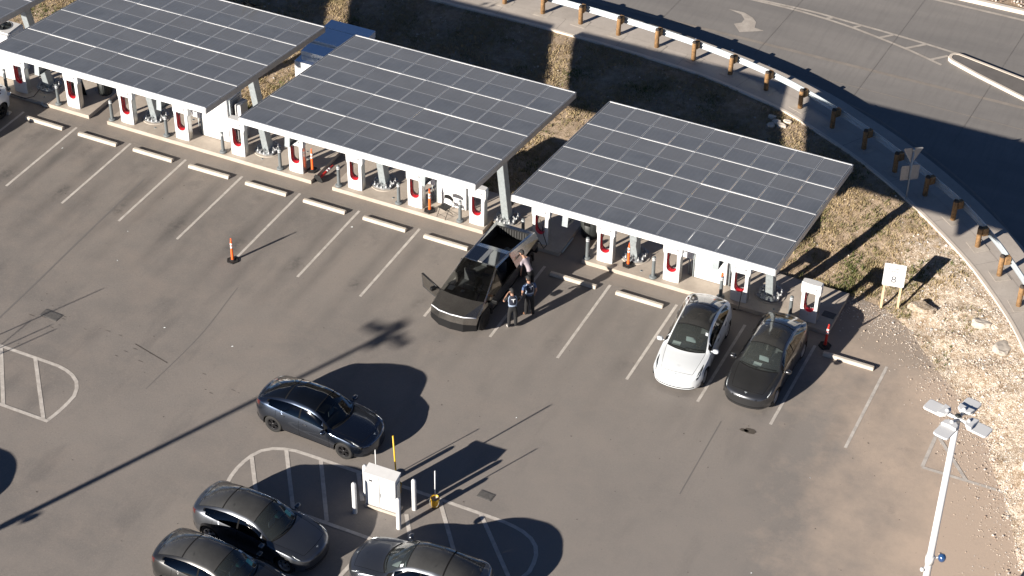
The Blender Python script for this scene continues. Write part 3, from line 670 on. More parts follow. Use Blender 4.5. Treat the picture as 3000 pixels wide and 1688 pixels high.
# ------------------------------------------------------------------ bollards
def make_bollard():
    t = thing('bollard', '', 'bollard', (0, 0, ZP), 0, 'grey flexible bollards between the chargers')
    b = MB(); b.lathe([(.0, 0), (.155, 0), (.155, .05), (.13, .075), (.075, .09), (.0, .09)], n=20); b.build('base', M['grey'], t)
    b = MB(); b.lathe([(.072, .08), (.066, .80), (.070, .81), (.070, .95), (.06, .99), (.03, 1.01), (0, 1.012)], n=18); b.build('tube', M['grey'], t)
    for h in (.84, .91):
        b = MB(); b.lathe([(.071, h), (.0722, h), (.0722, h + .035), (.071, h + .035)], n=18); b.build('reflective_band', M['reflect'], t)
    return t
bo0 = make_bollard()
bl = {1: 'half shaded grey bollard at the rear of the partly seen white car', 2: 'grey bollard on the corner of the short single charger pad', 3: 'grey bollard on the left corner of the long four charger pad', 4: 'grey bollard between the tilted column and the charger left of the white cabinet',
      5: 'grey bollard in front of the white cabinet under the left canopy', 6: 'grey bollard right of the column that stands in the gap between left and middle canopies', 7: 'grey bollard on the pad corner next to the fallen red delineator',
      8: 'grey bollard left of the orange delineator beside the folding chair', 9: 'grey bollard directly right of the black folding chair', 10: 'half shaded grey bollard just behind the open pickup bed', 11: 'grey bollard on the left corner of the pad beside the large dark bin',
      12: 'grey bollard between the orange delineator and the charger left of the right cabinet', 13: 'grey bollard with an orange scrap on its top behind the white car', 14: 'half shaded grey bollard behind the dark grey car'}
for k, l in bl.items():
    x = 1.18 + 2.768 * (k - 2) - (.02 if k < 5 else 0)
    o = bo0 if k == 1 else dup(bo0, l); o['label'] = l; o.location = (x, .955, ZP)
    if k == 13:
        b = MB(); b.lathe([(.03, .99), (.045, 1.0), (.05, 1.10), (.03, 1.15), (.018, 1.15)], n=12); b.build('orange_cap', M['orange'], o)

# ------------------------------------------------------------------ canopies
PC, WC, XA, YF, ZF, YR, ZRR = 11.112, 9.656, 3.449, -5.025, 6.80, 3.60, 5.73
YC = 1.943; TH = math.atan2(ZF - ZRR, YR - YF); SL = math.hypot(ZF - ZRR, YR - YF)
def make_canopy():
    t = thing('solar_canopy', '', 'solar canopy', (XA + WC / 2, YC, 0), 0, 'solar canopies over the parking stalls')
    fr = Matrix.Translation((0, YF - YC, ZF)) @ Matrix.Rotation(-TH, 4, 'X')      # local (x, s, n) on the slope
    tf = lambda x, s, nn: tuple(fr @ Vector((x, s, nn)))
    mw, ml = 1.038, 2.094; gx = (WC - .06 - 9 * mw) / 8; pitch = (SL - .06 - ml) / 3
    mm = MB(); mm.box(-mw/2, mw/2, 0, ml, -.035, 0, 1); mm.box(-mw/2 + .016, mw/2 - .016, .016, ml/2 - .011, -.002, .0015, 0); mm.box(-mw/2 + .016, mw/2 - .016, ml/2 + .011, ml - .016, -.002, .0015, 0)
    m0 = mm.build('solar_module', [M['panel'], M['frame']], t)
    k = 0
    for r in range(4):
        for c in range(9):
            o = m0 if k == 0 else m0.copy()
            if k: COL.objects.link(o); o.parent = t
            k += 1
            o.matrix_local = fr @ Matrix.Translation((-WC/2 + .03 + mw/2 + c * (mw + gx), .03 + r * pitch, .0)) @ Matrix.Rotation(random.gauss(0, .0022), 4, 'X') @ Matrix.Rotation(random.gauss(0, .0022), 4, 'Y')
    for r in range(3):                                                         # white purlins showing between the rows
        s0 = .03 + r * pitch + ml + .006; s1 = .03 + (r + 1) * pitch - .006
        b = MB(); b.box(-WC/2, WC/2, s0 + .004, s1 - .022, -.20, -.014, 1, tf); b.box(-WC/2, WC/2, s0 + .010, s0 + .042, -.014, .010, 0, tf); b.build('purlin', [M['white'], M['steel']], t)
    b = MB(); b.box(-WC/2, WC/2, -.055, .022, -.235, .012, 0, tf); b.build('front_fascia', M['white'], t, bevel=.008)
    b = MB(); b.box(-WC/2, WC/2, SL - .024, SL + .04, -.20, .014, 0, tf); b.build('rear_fascia', M['white'], t, bevel=.006)
    for s in (-1, 1):
        b = MB(); x0 = s * (WC/2 + .004); b.box(min(x0, x0 + s * .035), max(x0, x0 + s * .035), -.05, SL + .035, -.24, .006, 0, tf)
        b.box(min(x0 - s * .05, x0 - s * .006), max(x0 - s * .05, x0 - s * .006), .03, SL - .03, -.24, -.215, 0, tf); b.build('end_trim', M['steel'], t)
    for s in (.28, 1.25, 3.4, 5.6, 7.7):                                                # hidden purlins
        b = MB(); b.box(-WC/2 + .04, WC/2 - .04, s, s + .07, -.20, -.045, 0, tf); b.build('deck_rib', M['galv'], t)
    for xc in (-PC / 4, PC / 4):
        b = MB()
        for z0, z1, h in ((-.255, -.235, .10), (-.62, -.60, .10), (-.60, -.255, .012)): b.box(xc - h, xc + h, -.02, SL - .3, z0, z1, 0, tf)
        b.box(xc - .105, xc + .105, -.045, -.022, -.64, -.24, 0, tf); b.build('rafter', M['galv'], t)
        b = MB(); zt = 5.62; yt = -.19 * (zt - ZP)
        q0 = [(xc - .15, -.19), (xc + .15, -.19), (xc + .15, .19), (xc - .15, .19)]; q1 = [(x * 1, y) for x, y in q0]
        vs = [(x, y, ZP + .10) for x, y in q0] + [(x, y + yt, zt) for x, y in q1]
        b.add(vs, [(3, 2, 1, 0), (4, 5, 6, 7)] + [(i, (i + 1) % 4, 4 + (i + 1) % 4, 4 + i) for i in range(4)]); col = b.build('column', M['galv'], t, bevel=.012)
        b = MB(); b.prism([(xc - .43, -.36), (xc - .22, -.5), (xc + .22, -.5), (xc + .43, -.36), (xc + .43, .36), (xc + .22, .5), (xc - .22, .5), (xc - .43, .36)], ZP + .055, ZP + .10); 
        for i in range(14):
            a = 2 * math.pi * i / 14; x, y = xc + .42 * math.cos(a), .46 * math.sin(a)
            b.lathe([(.034, -.0), (.034, .17), (.012, .175), (.012, .26), (0, .26)], (x, y, ZP), 7); b.lathe([(.06, .10), (.05, .145), (0, .145)], (x, y, ZP), 6)
            if i % 2 == 0: b.add([(x * .55 + xc * .45, y * .55, ZP + .10), (x, y, ZP + .10), (x * .62 + xc * .38, y * .62, ZP + .24), (x * .55 + xc * .45 + .02 * math.sin(a), y * .55 - .02 * math.cos(a), ZP + .10), (x + .02 * math.sin(a), y - .02 * math.cos(a), ZP + .10), (x * .62 + xc * .38 + .02 * math.sin(a), y * .62 - .02 * math.cos(a), ZP + .24)], [(0, 1, 2), (5, 4, 3), (0, 3, 4, 1), (1, 4, 5, 2), (2, 5, 3, 0)])
        bp = b.build('base_plate', M['steel'], col)
        b = MB(); b.lathe([(.60, ZP + .002), (.60, ZP + .02), (.57, ZP + .024), (.45, ZP + .024)], (xc, 0, 0), 28); b.build('footing_ring', M['patch'], col)
    b = MB(); 
    for x in (-3.2, -1.3, 1.3, 3.3): b.lathe([(.0, -.004), (.02, -.004), (.02, .0)], (0, 0, 0), 8)
    return t
ca0 = make_canopy(); ca0['label'] = 'solar canopy whose right corner just touches the left charger cabinet'
ca0['label'] = 'left of the three fully seen solar canopies, above the chargers by the round bin'
dup(ca0, 'middle solar canopy, above the fallen delineator and the folding chair', (XA + WC/2 + PC, YC, 0))
dup(ca0, 'right solar canopy, behind the white car and the dark grey car', (XA + WC/2 + 2 * PC, YC, 0))
dup(ca0, 'solar canopy cut off by the top left corner, next to the fan unit', (XA + WC/2 - PC, YC, 0))
b = MB()
for k, (x, z0) in enumerate(((9.0, 5.90), (9.35, 5.9), (8.75, 5.9))):
    pass
# three dark birds on the rear edge of the left canopy
def bird(x, label, s=1.):
    b = MB(); b.tube([(0,-.13,.02),(0,-.06,.06),(0,.03,.10),(0,.09,.14),(0,.12,.18),(0,.155,.185),(0,.19,.18)], [.008,.035,.055,.045,.03,.028,.006], 10)
    b.tube([(.018,0,.06),(.018,0,-.02)], .005, 5); b.tube([(-.018,0,.06),(-.018,0,-.02)], .005, 5)
    b.add([(-.03,-.05,.07),(.03,-.05,.07),(.035,-.27,.0),(-.035,-.27,.0),(0,-.05,.05),(0,-.26,-.012)], [(0,1,2,3),(0,3,5,4),(1,4,5,2)])
    o = b.build('bird', M['matte'], loc=(x, YR + .0, ZRR + .034)); o.rotation_euler = (0, 0, random.uniform(2.6, 3.8)); o.scale = (s, s, s); tag(o, label, 'bird', 'dark birds on the canopy edge'); return o
bird(9.35, 'dark bird perched on the white rear edge of the left canopy, left of two', 1.1); bird(9.75, 'dark bird perched on the rear edge of the left canopy with its tail hanging low', 1.25)
# ------------------------------------------------------------------ charger cabinets
def make_cabinet():
    t = thing('charger_cabinet', '', 'power cabinet', (0, 0, ZP), 0, 'white power cabinets behind the chargers')
    w, d, h = 1.30, 1.15, 2.22
    b = MB(); b.box(0, w, 0, d, .02, h); b.build('body', M['white'], t, bevel=.018)
    b = MB(); b.box(.585, .615, -.004, .02, .95, 1.75); b.build('door_slot', M['steel'], t)
    b = MB(); b.box(.648, .652, -.002, .02, .08, 2.12); b.build('door_seam', M['ltext'], t)
    b = MB(); b.prism([(.16,1.62),(.24,1.62),(.20,1.70)], 0, .003, xf=lambda x, z, y: (x, -.003 - y, z)); b.box(.17, .23, -.004, 0, 1.55, 1.60); b.build('warning_mark', M['ltext'], t)
    b = MB(); b.box(.80, 1.02, -.006, 0, 1.05, 1.33); b.build('notice_plate', M['whitem'], t, bevel=.003)
    b = MB(); b.box(w, w + .03, .12, d - .12, .25, 1.95)
    for k in range(14): b.box(w + .03, w + .045, .16, d - .16, .32 + k * .112, .36 + k * .112)
    b.build('side_louvre', M['steel'], t)
    b = MB(); b.box(.06, w - .06, .14, d - .06, h, h + .05); b.build('roof_panel', M['whitem'], t, bevel=.01)
    b = MB(); b.lathe([(.40, h + .052), (.40, h + .062), (.365, h + .062), (.365, h + .052)], (w/2, .62, 0), 36); b.build('fan_ring', M['steel'], t)
    b = MB(); b.lathe([(.365, h + .054), (0, h + .054)], (w/2, .62, 0), 36); fw_ = b.build('fan_well', M['matte'], t)
    b = MB(); b.lathe([(.09, h + .056), (.09, h + .085), (.05, h + .095), (0, h + .095)], (w/2, .62, 0), 20)
    for k in range(5):
        a = 2 * math.pi * k / 5; c, s = math.cos(a), math.sin(a); q = lambda r, v, zz: (w/2 + r * c - v * s, .62 + r * s + v * c, h + zz)
        b.add([q(.08, -.04, .060), q(.34, -.10, .058), q(.34, .08, .075), q(.08, .04, .078)], [(0, 1, 2, 3)])
    b.build('fan', M['bin'], fw_)
    b = MB(); b.tube([(-.06, .06, 0), (-.06, .06, 2.0)], .035, 8); b.build('post', M['galv'], t)
    b = MB(); b.box(-.56, -.10, .02, .24, .80, 1.95); b.build('switch_box', M['white'], t, bevel=.012)
    for k in range(2):
        b = MB(); b.tube([(-.18 - k * .1, .13, .80), (-.18 - k * .1, .13, 0)], .022, 8); b.build('conduit', M['galv'], t)
    b = MB(); b.tube([(w + .10, .08, 0), (w + .10, .08, 2.1)], .035, 8); b.build('post', M['galv'], t)
    return t
cb0 = make_cabinet()
kl = ['white power cabinet with a black fan on its roof at the left frame edge', 'white power cabinet between two chargers under the left canopy corner', 'white power cabinet directly behind the black folding chair', 'white power cabinet behind the roof of the parked white car']
for k, l in enumerate(kl):
    o = cb0 if k == 0 else dup(cb0, l); o['label'] = l; o.location = (-3.03 + 11.1 * k, 1.66, ZP)
    if k == 1:   # meter pedestal beside this one
        t = thing('meter_pedestal', 'grey meter pedestal with black gauges beside the white cabinet in the canopy gap', 'meter pedestal', (9.62, 2.05, ZP))
        b = MB(); b.box(-.10, .16, 0, .55, .0, 1.75); b.build('housing', M['steel'], t, bevel=.015)
        b = MB(); b.box(-.12, .18, -.03, .02, 1.2, 1.72); b.build('hood', M['whitem'], t, bevel=.01)
        for z0 in (.55, .85):
            b = MB(); b.lathe([(.075, 0), (.075, -.05), (.05, -.07), (0, -.07)], (.03, -.005, z0), 16, axis='y'); b.build('gauge', M['matte'], t)
# power conversion unit with a mirror-like roof
t = thing('battery_cabinet', 'large white equipment cabinet with stepped glossy roof mirroring blue sky', 'battery cabinet', (10.2, 5.75, .0))
b = MB(); b.box(0, 2.15, 0, 3.25, 0, 2.17); b.build('body', M['white'], t, bevel=.012)
for nm, y0, y1, x0, z0, z1 in (('front_roof', .0, .60, 0, 2.172, 2.20), ('middle_roof', .55, 1.36, .02, 2.205, 2.42), ('rear_roof', 1.40, 3.27, -.03, 2.205, 2.52)):
    b = MB(); b.box(x0, 2.17, y0, y1, z0, z1); b.m = [1 if k != 1 else 0 for k in range(6)]; b.build(nm, [M['powertop'], M['whitem']], t, bevel=.006)
b = MB(); b.box(.30, .302 + .35, .52, .548, 2.205, 2.36); b.build('roof_step', M['whitem'], t)
b = MB(); b.box(0, 2.14, 2.55, 2.56, 2.522, 2.526); b.build('roof_seam', M['steel'], t)
for x in (.7, 1.4):
    b = MB(); b.box(x, x + .012, -.004, .01, .1, 2.1); b.build('door_seam', M['ltext'], t)

# ------------------------------------------------------------------ bins
def make_bin(label, loc, s):
    t = thing('trash_bin', label, 'trash bin', loc)
    b = MB(); b.lathe([(0, .0), (.27 * s, .0), (.29 * s, .04), (.335 * s, .92), (.30 * s, .92), (.26 * s, .1), (0, .1)], n=26); b.build('body', M['bin'], t)
    b = MB(); b.lathe([(.35 * s, .90), (.355 * s, .95), (.33 * s, 1.0), (.22 * s, 1.10), (.20 * s, 1.10), (0, 1.12)], n=26); b.build('lid', M['bin'], t)
    for k in range(10):
        a = 2 * math.pi * k / 10; b = MB(); b.tube([(.292 * s * math.cos(a), .292 * s * math.sin(a), .06), (.337 * s * math.cos(a), .337 * s * math.sin(a), .88)], .012, 6); b.build('rib', M['bin'], t)
    b = MB(); b.box(-.12, .12, -.345 * s, -.32 * s, .70, .84); b.build('sign_plate', M['matte'], t)
    return t
make_bin('round black bin standing on the short pad, left of its far edge', (2.42, 2.62, ZP), 1.0)
make_bin('large dark ribbed bin in shade between two pads, right of the pickup', (25.50, 2.62, 0), 1.22)

# ------------------------------------------------------------------ delineators
def make_delin(m=M['orange']):
    t = thing('delineator', '', 'delineator', (0, 0, 0), 0, 'orange delineator posts')
    b = MB(); b.prism([(.25 * math.cos(a), .25 * math.sin(a)) for a in [k * math.pi / 3 for k in range(6)]], 0, .05); b.lathe([(.12, .05), (.09, .08), (.06, .085), (0, .085)], n=16); b.build('base', M['rubber'], t, bevel=.012)
    b = MB(); b.lathe([(.056, .07), (.050, .45), (.046, .86), (.034, .90), (.030, .94), (.034, .97), (.02, .985), (0, .985)], n=16); 
    b.tube([(.022 * math.cos(a), 0, 1.03 + .045 * math.sin(a)) for a in np.linspace(0, 2 * math.pi, 13)[:-1]], .012, 6, closed=True); b.build('post', m, t)
    for z0 in (.62, .76):
        b = MB(); b.lathe([(.0485, z0), (.052, z0), (.0495, z0 + .095), (.046, z0 + .095)], n=16); b.build('reflective_band', M['reflect'], t)
    return t
d0 = make_delin(); d0.location = (13.72, -5.12, 0); d0['label'] = 'orange delineator standing alone on the open asphalt, trailing a long shadow'
dup(d0, 'orange delineator on the pad corner above the fallen red delineator', (13.50, 1.43, ZP), .3); dup(d0, 'orange delineator standing left of the black folding chair', (19.14, 1.05, ZP), .9)
dup(d0, 'orange delineator between two chargers left of the right cabinet', (27.70, 1.25, ZP), 2.0)
d1 = make_delin(M['redp']); d1.location = (36.08, .12, 0); d1['label'] = 'red delineator half shaded at the far right end of the stalls'; d1.rotation_euler = (R(3), R(2), .5)
d2 = dup(d1, 'red delineator fallen into the gap between two concrete pads', (13.98, 1.02, .10)); d2.rotation_euler = (R(-84), 0, R(-6))

# ------------------------------------------------------------------ folding chair
t = thing('folding_chair', 'black folding chair in front of the white power cabinet', 'chair', (19.86, 1.02, ZP), R(-14))
b = MB(); b.box(-.20, .20, -.20, .19, .425, .455); b.build('seat', M['black'], t, bevel=.014, seg=2)
b = MB(); n = 9; A = []
for yy in (-.011, .011):
    for zz in (0, 1): A.append([(x, .20 + yy + .05 * (1 - (x / .21) ** 2), (.68 if zz == 0 else .86 - .06 * (x / .21) ** 4)) for x in np.linspace(-.21, .21, n)])
b.add(sum(A, []), [(k0 * n + i, k0 * n + i + 1, k1 * n + i + 1, k1 * n + i) for k0, k1 in ((0, 1), (1, 3), (3, 2), (2, 0)) for i in range(n - 1)]); b.build('backrest', M['black'], t)
for s in (-1, 1):
    b = MB(); b.tube([(s * .215, .235, .84), (s * .215, .19, .62), (s * .215, -.10, .30), (s * .215, -.27, .01)], .012, 8); b.build('front_leg', M['black'], t)
    b = MB(); b.tube([(s * .195, -.12, .43), (s * .195, .10, .22), (s * .195, .24, .01)], .011, 8); b.build('rear_leg', M['black'], t)
b = MB(); b.tube([(-.215, -.20, .13), (.215, -.20, .13)], .008, 6); b.tube([(-.195, .20, .08), (.195, .20, .08)], .008, 6); b.build('crossbar', M['black'], t)
# dark folded rack behind the short pad charger, by the bin
t = thing('folding_sign', 'dark folding A frame sign seen through the charger beside the bin', 'sign stand', (1.62, 1.75, ZP), .3)
for s in (-1, 1):
    b = MB(); b.add([(-.28, s * .28, 0), (.28, s * .28, 0), (.24, s * .02, .95), (-.24, s * .02, .95), (-.28, s * .30, 0), (.28, s * .30, 0), (.24, s * .04, .95), (-.24, s * .04, .95)], [(0, 1, 2, 3), (7, 6, 5, 4), (0, 4, 5, 1), (1, 5, 6, 2), (2, 6, 7, 3), (3, 7, 4, 0)]); b.build('panel', M['matte'], t)
    b = MB(); b.tube([(-.28, s * .29, 0), (-.24, s * .03, .96), (.24, s * .03, .96), (.28, s * .29, 0)], .014, 6); b.build('frame', M['galv'], t)

# ------------------------------------------------------------------ signs
gze = gz(37.3, 3.15)
t = thing('evacuation_sign', 'white evacuation assembly area sign on two wooden stakes', 'sign', (37.56, 3.30, max(.0, gze)), R(11))
for x in (-.31, .31):
    b = MB(); b.box(x - .045, x + .045, .0, .05, -.3, 1.60); b.build('stake', M['pine'], t, bevel=.004)
b = MB(); r = .05; pts = []
for cx, cz, a0 in ((.405 - r, 2.13 - r, 0), (-.405 + r, 2.13 - r, math.pi / 2), (-.405 + r, 1.10 + r, math.pi), (.405 - r, 1.10 + r, 1.5 * math.pi)):
    pts += [(cx + r * math.cos(a0 + a), cz + r * math.sin(a0 + a)) for a in np.linspace(0, math.pi / 2, 5)]
b.prism(pts, 0, .012, xf=lambda x, zz, y: (x, -.012 + y, zz)); pl = b.build('panel', M['white'], t)
for s, h, zz in (('EVACUATION', .102, 1.985), ('ASSEMBLY', .102, 1.868), ('AREA', .102, 1.751)): lettering(s, h, pl, M['dtext'], (0, -.014, zz), spacing=1.12)
lettering('8', .42, pl, M['dtext'], (0, -.014, 1.28), off=-.003)
zy = 1.12
t = thing('yield_sign', 'grey backs of a triangular sign over a rectangular sign on a thin post', 'road sign', (36.42, 8.78, zy - .1), R(36))
b = MB(); b.tube([(0, 0, -.2), (0, 0, 2.62)], .032, 10); b.tube([(0, 0, 2.55), (0, 0, 2.66)], .045, 10); b.tube([(0, 0, -.2), (0, 0, .35)], .042, 10); b.build('post', M['galv'], t)
def plate(nm, pts, z0, m): 
    b = MB(); b.prism(pts, .045, .052, xf=lambda x, zz, y: (x, y, zz)); o = b.build(nm, m, t); return o
plate('triangle_plate', [(-.40,2.62),(-.36,2.66),(.36,2.66),(.40,2.62),(.04,1.96),(-.04,1.96)], 0, M['steel'])
plate('square_plate', [(-.38,1.20),(-.34,1.16),(.34,1.16),(.38,1.20),(.38,1.80),(.34,1.84),(-.34,1.84),(-.38,1.80)], 0, M['steel'])
for zz in (1.3, 1.7, 2.05, 2.5):
    b = MB(); b.lathe([(.03, 0), (.03, .03), (0, .03)], (0, 0, 0), 8); b.build('bolt_clamp', M['galv'], t, loc=(0, 0.0, zz)).rotation_euler = (math.pi / 2, 0, 0)

# ------------------------------------------------------------------ white equipment box in the lot with its bollards
t = thing('utility_box', 'white two door utility box on a concrete base amid painted hatching', 'utility box', (24.97, -14.775, 0), R(1.5))
b = MB(); b.box(-.04, 1.18, -.05, .42, .0, .11); b.build('concrete_base', M['patch'], t, bevel=.012)
b = MB(); b.box(0, 1.13, 0, .36, .11, 1.52); b.build('body', M['white'], t, bevel=.006)
b = MB(); b.add([(-.03,-.04,1.52),(1.16,-.04,1.52),(1.16,.40,1.52),(-.03,.40,1.52),(-.03,-.04,1.56),(1.16,-.04,1.56),(1.16,.40,1.64),(-.03,.40,1.64)], [(3,2,1,0),(4,5,6,7),(0,1,5,4),(1,2,6,5),(2,3,7,6),(3,0,4,7)]); b.build('lid', M['whitem'], t, bevel=.006)
b = MB(); b.box(.528, .552, -.016, -.002, .14, 1.49); b.build('door_gap', M['steel'], t)
b = MB(); b.box(.0, 1.13, -.010, -.001, 1.482, 1.505); b.box(0, 1.13, -.010, -.001, .125, .148); b.build('door_frame_gap', M['steel'], t)
for x0, x1 in ((.02, .525), (.555, 1.11)):
    b = MB(); b.box(x0, x1, -.012, 0, .15, 1.48); dr = b.build('door', M['white'], t, bevel=.004)
    if x0 > .5: b = MB(); b.box(.575, .60, -.03, -.012, .66, .82); b.box(.572, .603, -.018, -.012, .62, .68); b.build('handle', M['steel'], dr)
    else:
        b = MB(); b.box(.17, .29, -.014, -.012, 1.22, 1.30); b.build('label_plate', M['dtext'], dr)
        b = MB(); b.box(.31, .44, -.014, -.012, 1.13, 1.145); b.build('label_line', M['ltext'], dr)
b = MB(); b.prism([(.70,.02 + 1.06),(.75,1.06),(.725,1.11)], 0, .002, xf=lambda x, zz, y: (x, -.013 - y, zz)); b.box(.77, .84, -.014, -.012, 1.07, 1.10); b.build('warning_mark', M['ltext'], t)
b = MB(); b.box(1.13, 1.16, .06, .30, .55, 1.35); b.build('side_vent', M['steel'], t, bevel=.004)
b = MB(); b.box(1.13, 1.20, .05, .14, .42, .60); b.build('padlock_hasp', M['matte'], t)
b = MB(); b.prism([(-.45,-.5),(1.0,-.55),(1.75,-.35),(1.7,.9),(.3,1.0),(-.4,.8)], 0, .012); b.build('pad_patch', M['dim'], t) if False else None
def make_wb():
    b = MB(); b.lathe([(.082, -.05), (.082, 1.26), (.07, 1.32), (.04, 1.355), (0, 1.362)], n=20); return b.build('white_bollard', M['white'])
w0 = make_wb()
for i, (x, y, l) in enumerate(((24.80,-15.21,'white steel bollard at the front left of the utility box'), (26.46,-15.22,'white steel bollard at the front right corner of the utility box'), (26.50,-14.20,'white steel bollard between the utility box and the yellow bucket'), (24.71,-14.30,'white steel bollard hidden behind the utility box, only its top edge showing'))):
    o = w0 if i == 0 else w0.copy()
    if i: COL.objects.link(o)
    o.location = (x, y, 0); tag(o, l, 'bollard', 'white bollards around the utility box')
def bucket(x, y, l, h, pm, pr, lean):
    t = thing('bucket_marker', l, 'bucket', (x, y, 0))
    b = MB(); b.lathe([(0, 0), (.125, 0), (.15, .33), (.158, .335), (.158, .37), (.148, .37), (.147, .30), (0, .30)], n=24); b.m = [1 if i >= 24 * 6 else 0 for i in range(len(b.f))]; b.build('bucket', [M['ybkt'], M['patch']], t)
    b = MB(); b.tube([(0, 0, .1), (lean[0], lean[1], h)], pr, 10); b.build('pole', pm, t)
    b = MB(); b.tube([(-.155, 0, .33), (-.17, -.06, .22), (-.13, -.13, .12), (0, -.175, .10), (.13, -.13, .12), (.17, -.06, .22), (.155, 0, .33)], .005, 6); b.build('handle', M['galv'], t)
bucket(27.05, -13.75, 'yellow bucket with a thin white pole standing in it', 1.60, M['white'], .020, (.01, .0))
bucket(25.60, -13.72, 'yellow bucket holding a tall yellow pole behind the utility box', 2.50, M['yellow'], .027, (-.10, .0))
bucket(24.80, -13.72, 'bucket hidden behind the utility box with a thin white pole showing above', 1.60, M['white'], .018, (.0, .0))
for nm, l, x, y, w, d, z0 in (('pull_box', 'rectangular black cover set in the lot right of the yellow bucket', 28.36, -12.56, .48, .30, 0), ('pull_box', 'grey rectangular cover crossed by thin pole shadows on the left asphalt', 9.45, -11.03, .74, .36, 0), ('pull_box', 'grey rectangular cover on the pad right of the last charger', 35.68, 1.75, .42, .28, ZP)):
    t = thing(nm, l, 'utility cover', (x, y, z0 + .001), R(-3))
    b = MB(); b.box(-w/2 - .03, w/2 + .03, -d/2 - .03, d/2 + .03, 0, .012); b.build('frame', M['iron'], t); b = MB(); b.box(-w/2, w/2, -d/2, d/2, .002, .018); b.build('cover', M['iron'], t, bevel=.004)

# ------------------------------------------------------------------ lamp posts
def make_lamp():
    t = thing('lamp_post', 'white lamp post with four flat lamp heads at the right frame edge', 'lamp post', (43.32, -13.32, 0), 0, 'white four headed lamp posts')
    b = MB(); b.tube([(0, 0, 0), (0, 0, 9.86)], [.125, .088], 16); b.build('pole', M['white'], t)
    b = MB(); b.lathe([(.0, 9.84), (.10, 9.84), (.11, 9.9), (.11, 9.98), (.085, 10.0), (.085, 10.02), (0, 10.02)], n=18); b.build('hub', M['white'], t)
    b = MB(); b.lathe([(.085, 10.02), (.088, 10.05), (.06, 10.075), (0, 10.08)], n=18); b.build('photo_cell', M['bin'], t)
    for k in range(4):
        a = R(-14) + k * math.pi / 2; c, s = math.cos(a), math.sin(a); mt = Matrix.Rotation(a, 4, 'Z'); q = lambda p: tuple(mt @ Vector(p))
        b = MB(); b.tube([q((.08, 0, 9.93)), q((.20, 0, 9.93)), q((.34, 0, 9.945))], [.065, .05, .08], 10); b.build('arm', M['white'], t)
        b = MB(); o2 = [(.30,-.12),(.42,-.23),(.92,-.235),(.975,-.21),(.995,-.14),(.995,.14),(.975,.21),(.92,.235),(.42,.23),(.30,.12)]
        b.prism(o2, 9.90, 9.965, xf=lambda x, y, zz: q((x, y, zz))); hd = b.build('lamp_head', M['white'], t, bevel=.022, seg=2)
        b = MB(); b.prism([(.27,-.10),(.34,-.20),(.54,-.235),(.51,0),(.54,.235),(.34,.20),(.27,.10)], 9.962, 10.035, xf=lambda x, y, zz: q((x, y, zz))); b.build('driver_cover', M['white'], hd, bevel=.02, seg=2)
        b = MB(); b.lathe([(.05, 10.02), (.055, 10.06), (.03, 10.09), (0, 10.095)], q((.34, 0, 0)), 14); b.build('sensor_knob', M['white'], hd)
    b = MB(); b.tube([(0, 0, 4.25), (.0, 0, 4.55)], .135, 14); b.tube([(0, 0, 4.45), (.28, .10, 4.52)], .03, 8); b.build('clamp', M['whitem'], t)
    b = MB(); b.lathe([(0, .13), (.08, .11), (.12, .04), (.125, -.02), (.10, -.10), (.04, -.15), (0, -.16)], (.32, .12, 4.50), 18); b.build('camera_dome', M['navy'], t)
    b = MB(); b.tube([(0, 0, 4.1), (-.10, -.10, 4.05)], .04, 8); b.lathe([(0, .05), (.06, .04), (.07, -.02), (.05, -.07), (0, -.08)], (-.14, -.14, 4.05), 12); b.build('side_camera', M['whitem'], t)
    b = MB(); b.lathe([(.30, 0), (.30, .7), (.28, .75), (0, .75)], n=20); b.build('concrete_base', M['patch'], t)
    return t
lp0 = make_lamp()
dup(lp0, 'lamp post left of the frame, seen only as a long shadow across the lot', (9.78, -31.72, 0))
t = thing('pole_rack', 'thin three pole rack left of the frame, seen only by its shadow', 'pole rack', (6.5, -17.2, 0))
for x, y, h in ((.03, .2, 3.22), (-.10, -1.8, 2.95), (.30, -1.7, 2.86)):
    b = MB(); b.tube([(x, y, 0), (x, y, h)], .022, 8); b.build('pole', M['galv'], t)
for z0 in (1.6, 2.1): 
    b = MB(); b.tube([(.03, .2, z0), (-.10, -1.8, z0), (.30, -1.7, z0)], .012, 6); b.build('rung', M['galv'], t)
# ------------------------------------------------------------------ crossover cars
CU = [0,.03,.1,.3,.6,.9,1.2,1.5,1.8,2.1,2.5,3.0,3.5,3.9,4.2,4.45,4.60,4.70,4.75]
K = dict(
    zt=[.60,.66,.715,.805,.885,.945,1.01,1.20,1.385,1.525,1.605,1.62,1.555,1.44,1.315,1.185,1.12,.96,.84],
    ym=[.60,.70,.79,.885,.94,.955,.96,.955,.95,.95,.955,.96,.965,.96,.935,.885,.81,.72,.65],
    zb=[.57,.61,.655,.725,.805,.86,.90,.925,.94,.955,.975,1.00,1.035,1.07,1.10,1.095,1.05,.93,.83],
    yb=[.56,.65,.725,.80,.86,.885,.90,.90,.895,.89,.89,.89,.885,.865,.83,.775,.70,.62,.57],
    zr=[.59,.635,.69,.77,.85,.91,.965,1.125,1.285,1.405,1.475,1.485,1.42,1.315,1.215,1.135,1.085,.945,.835],
    yr=[.44,.49,.535,.59,.645,.695,.725,.695,.655,.62,.60,.59,.595,.61,.625,.615,.57,.51,.47])
AR_F, AR_R, ARR = .875, 3.765, .395
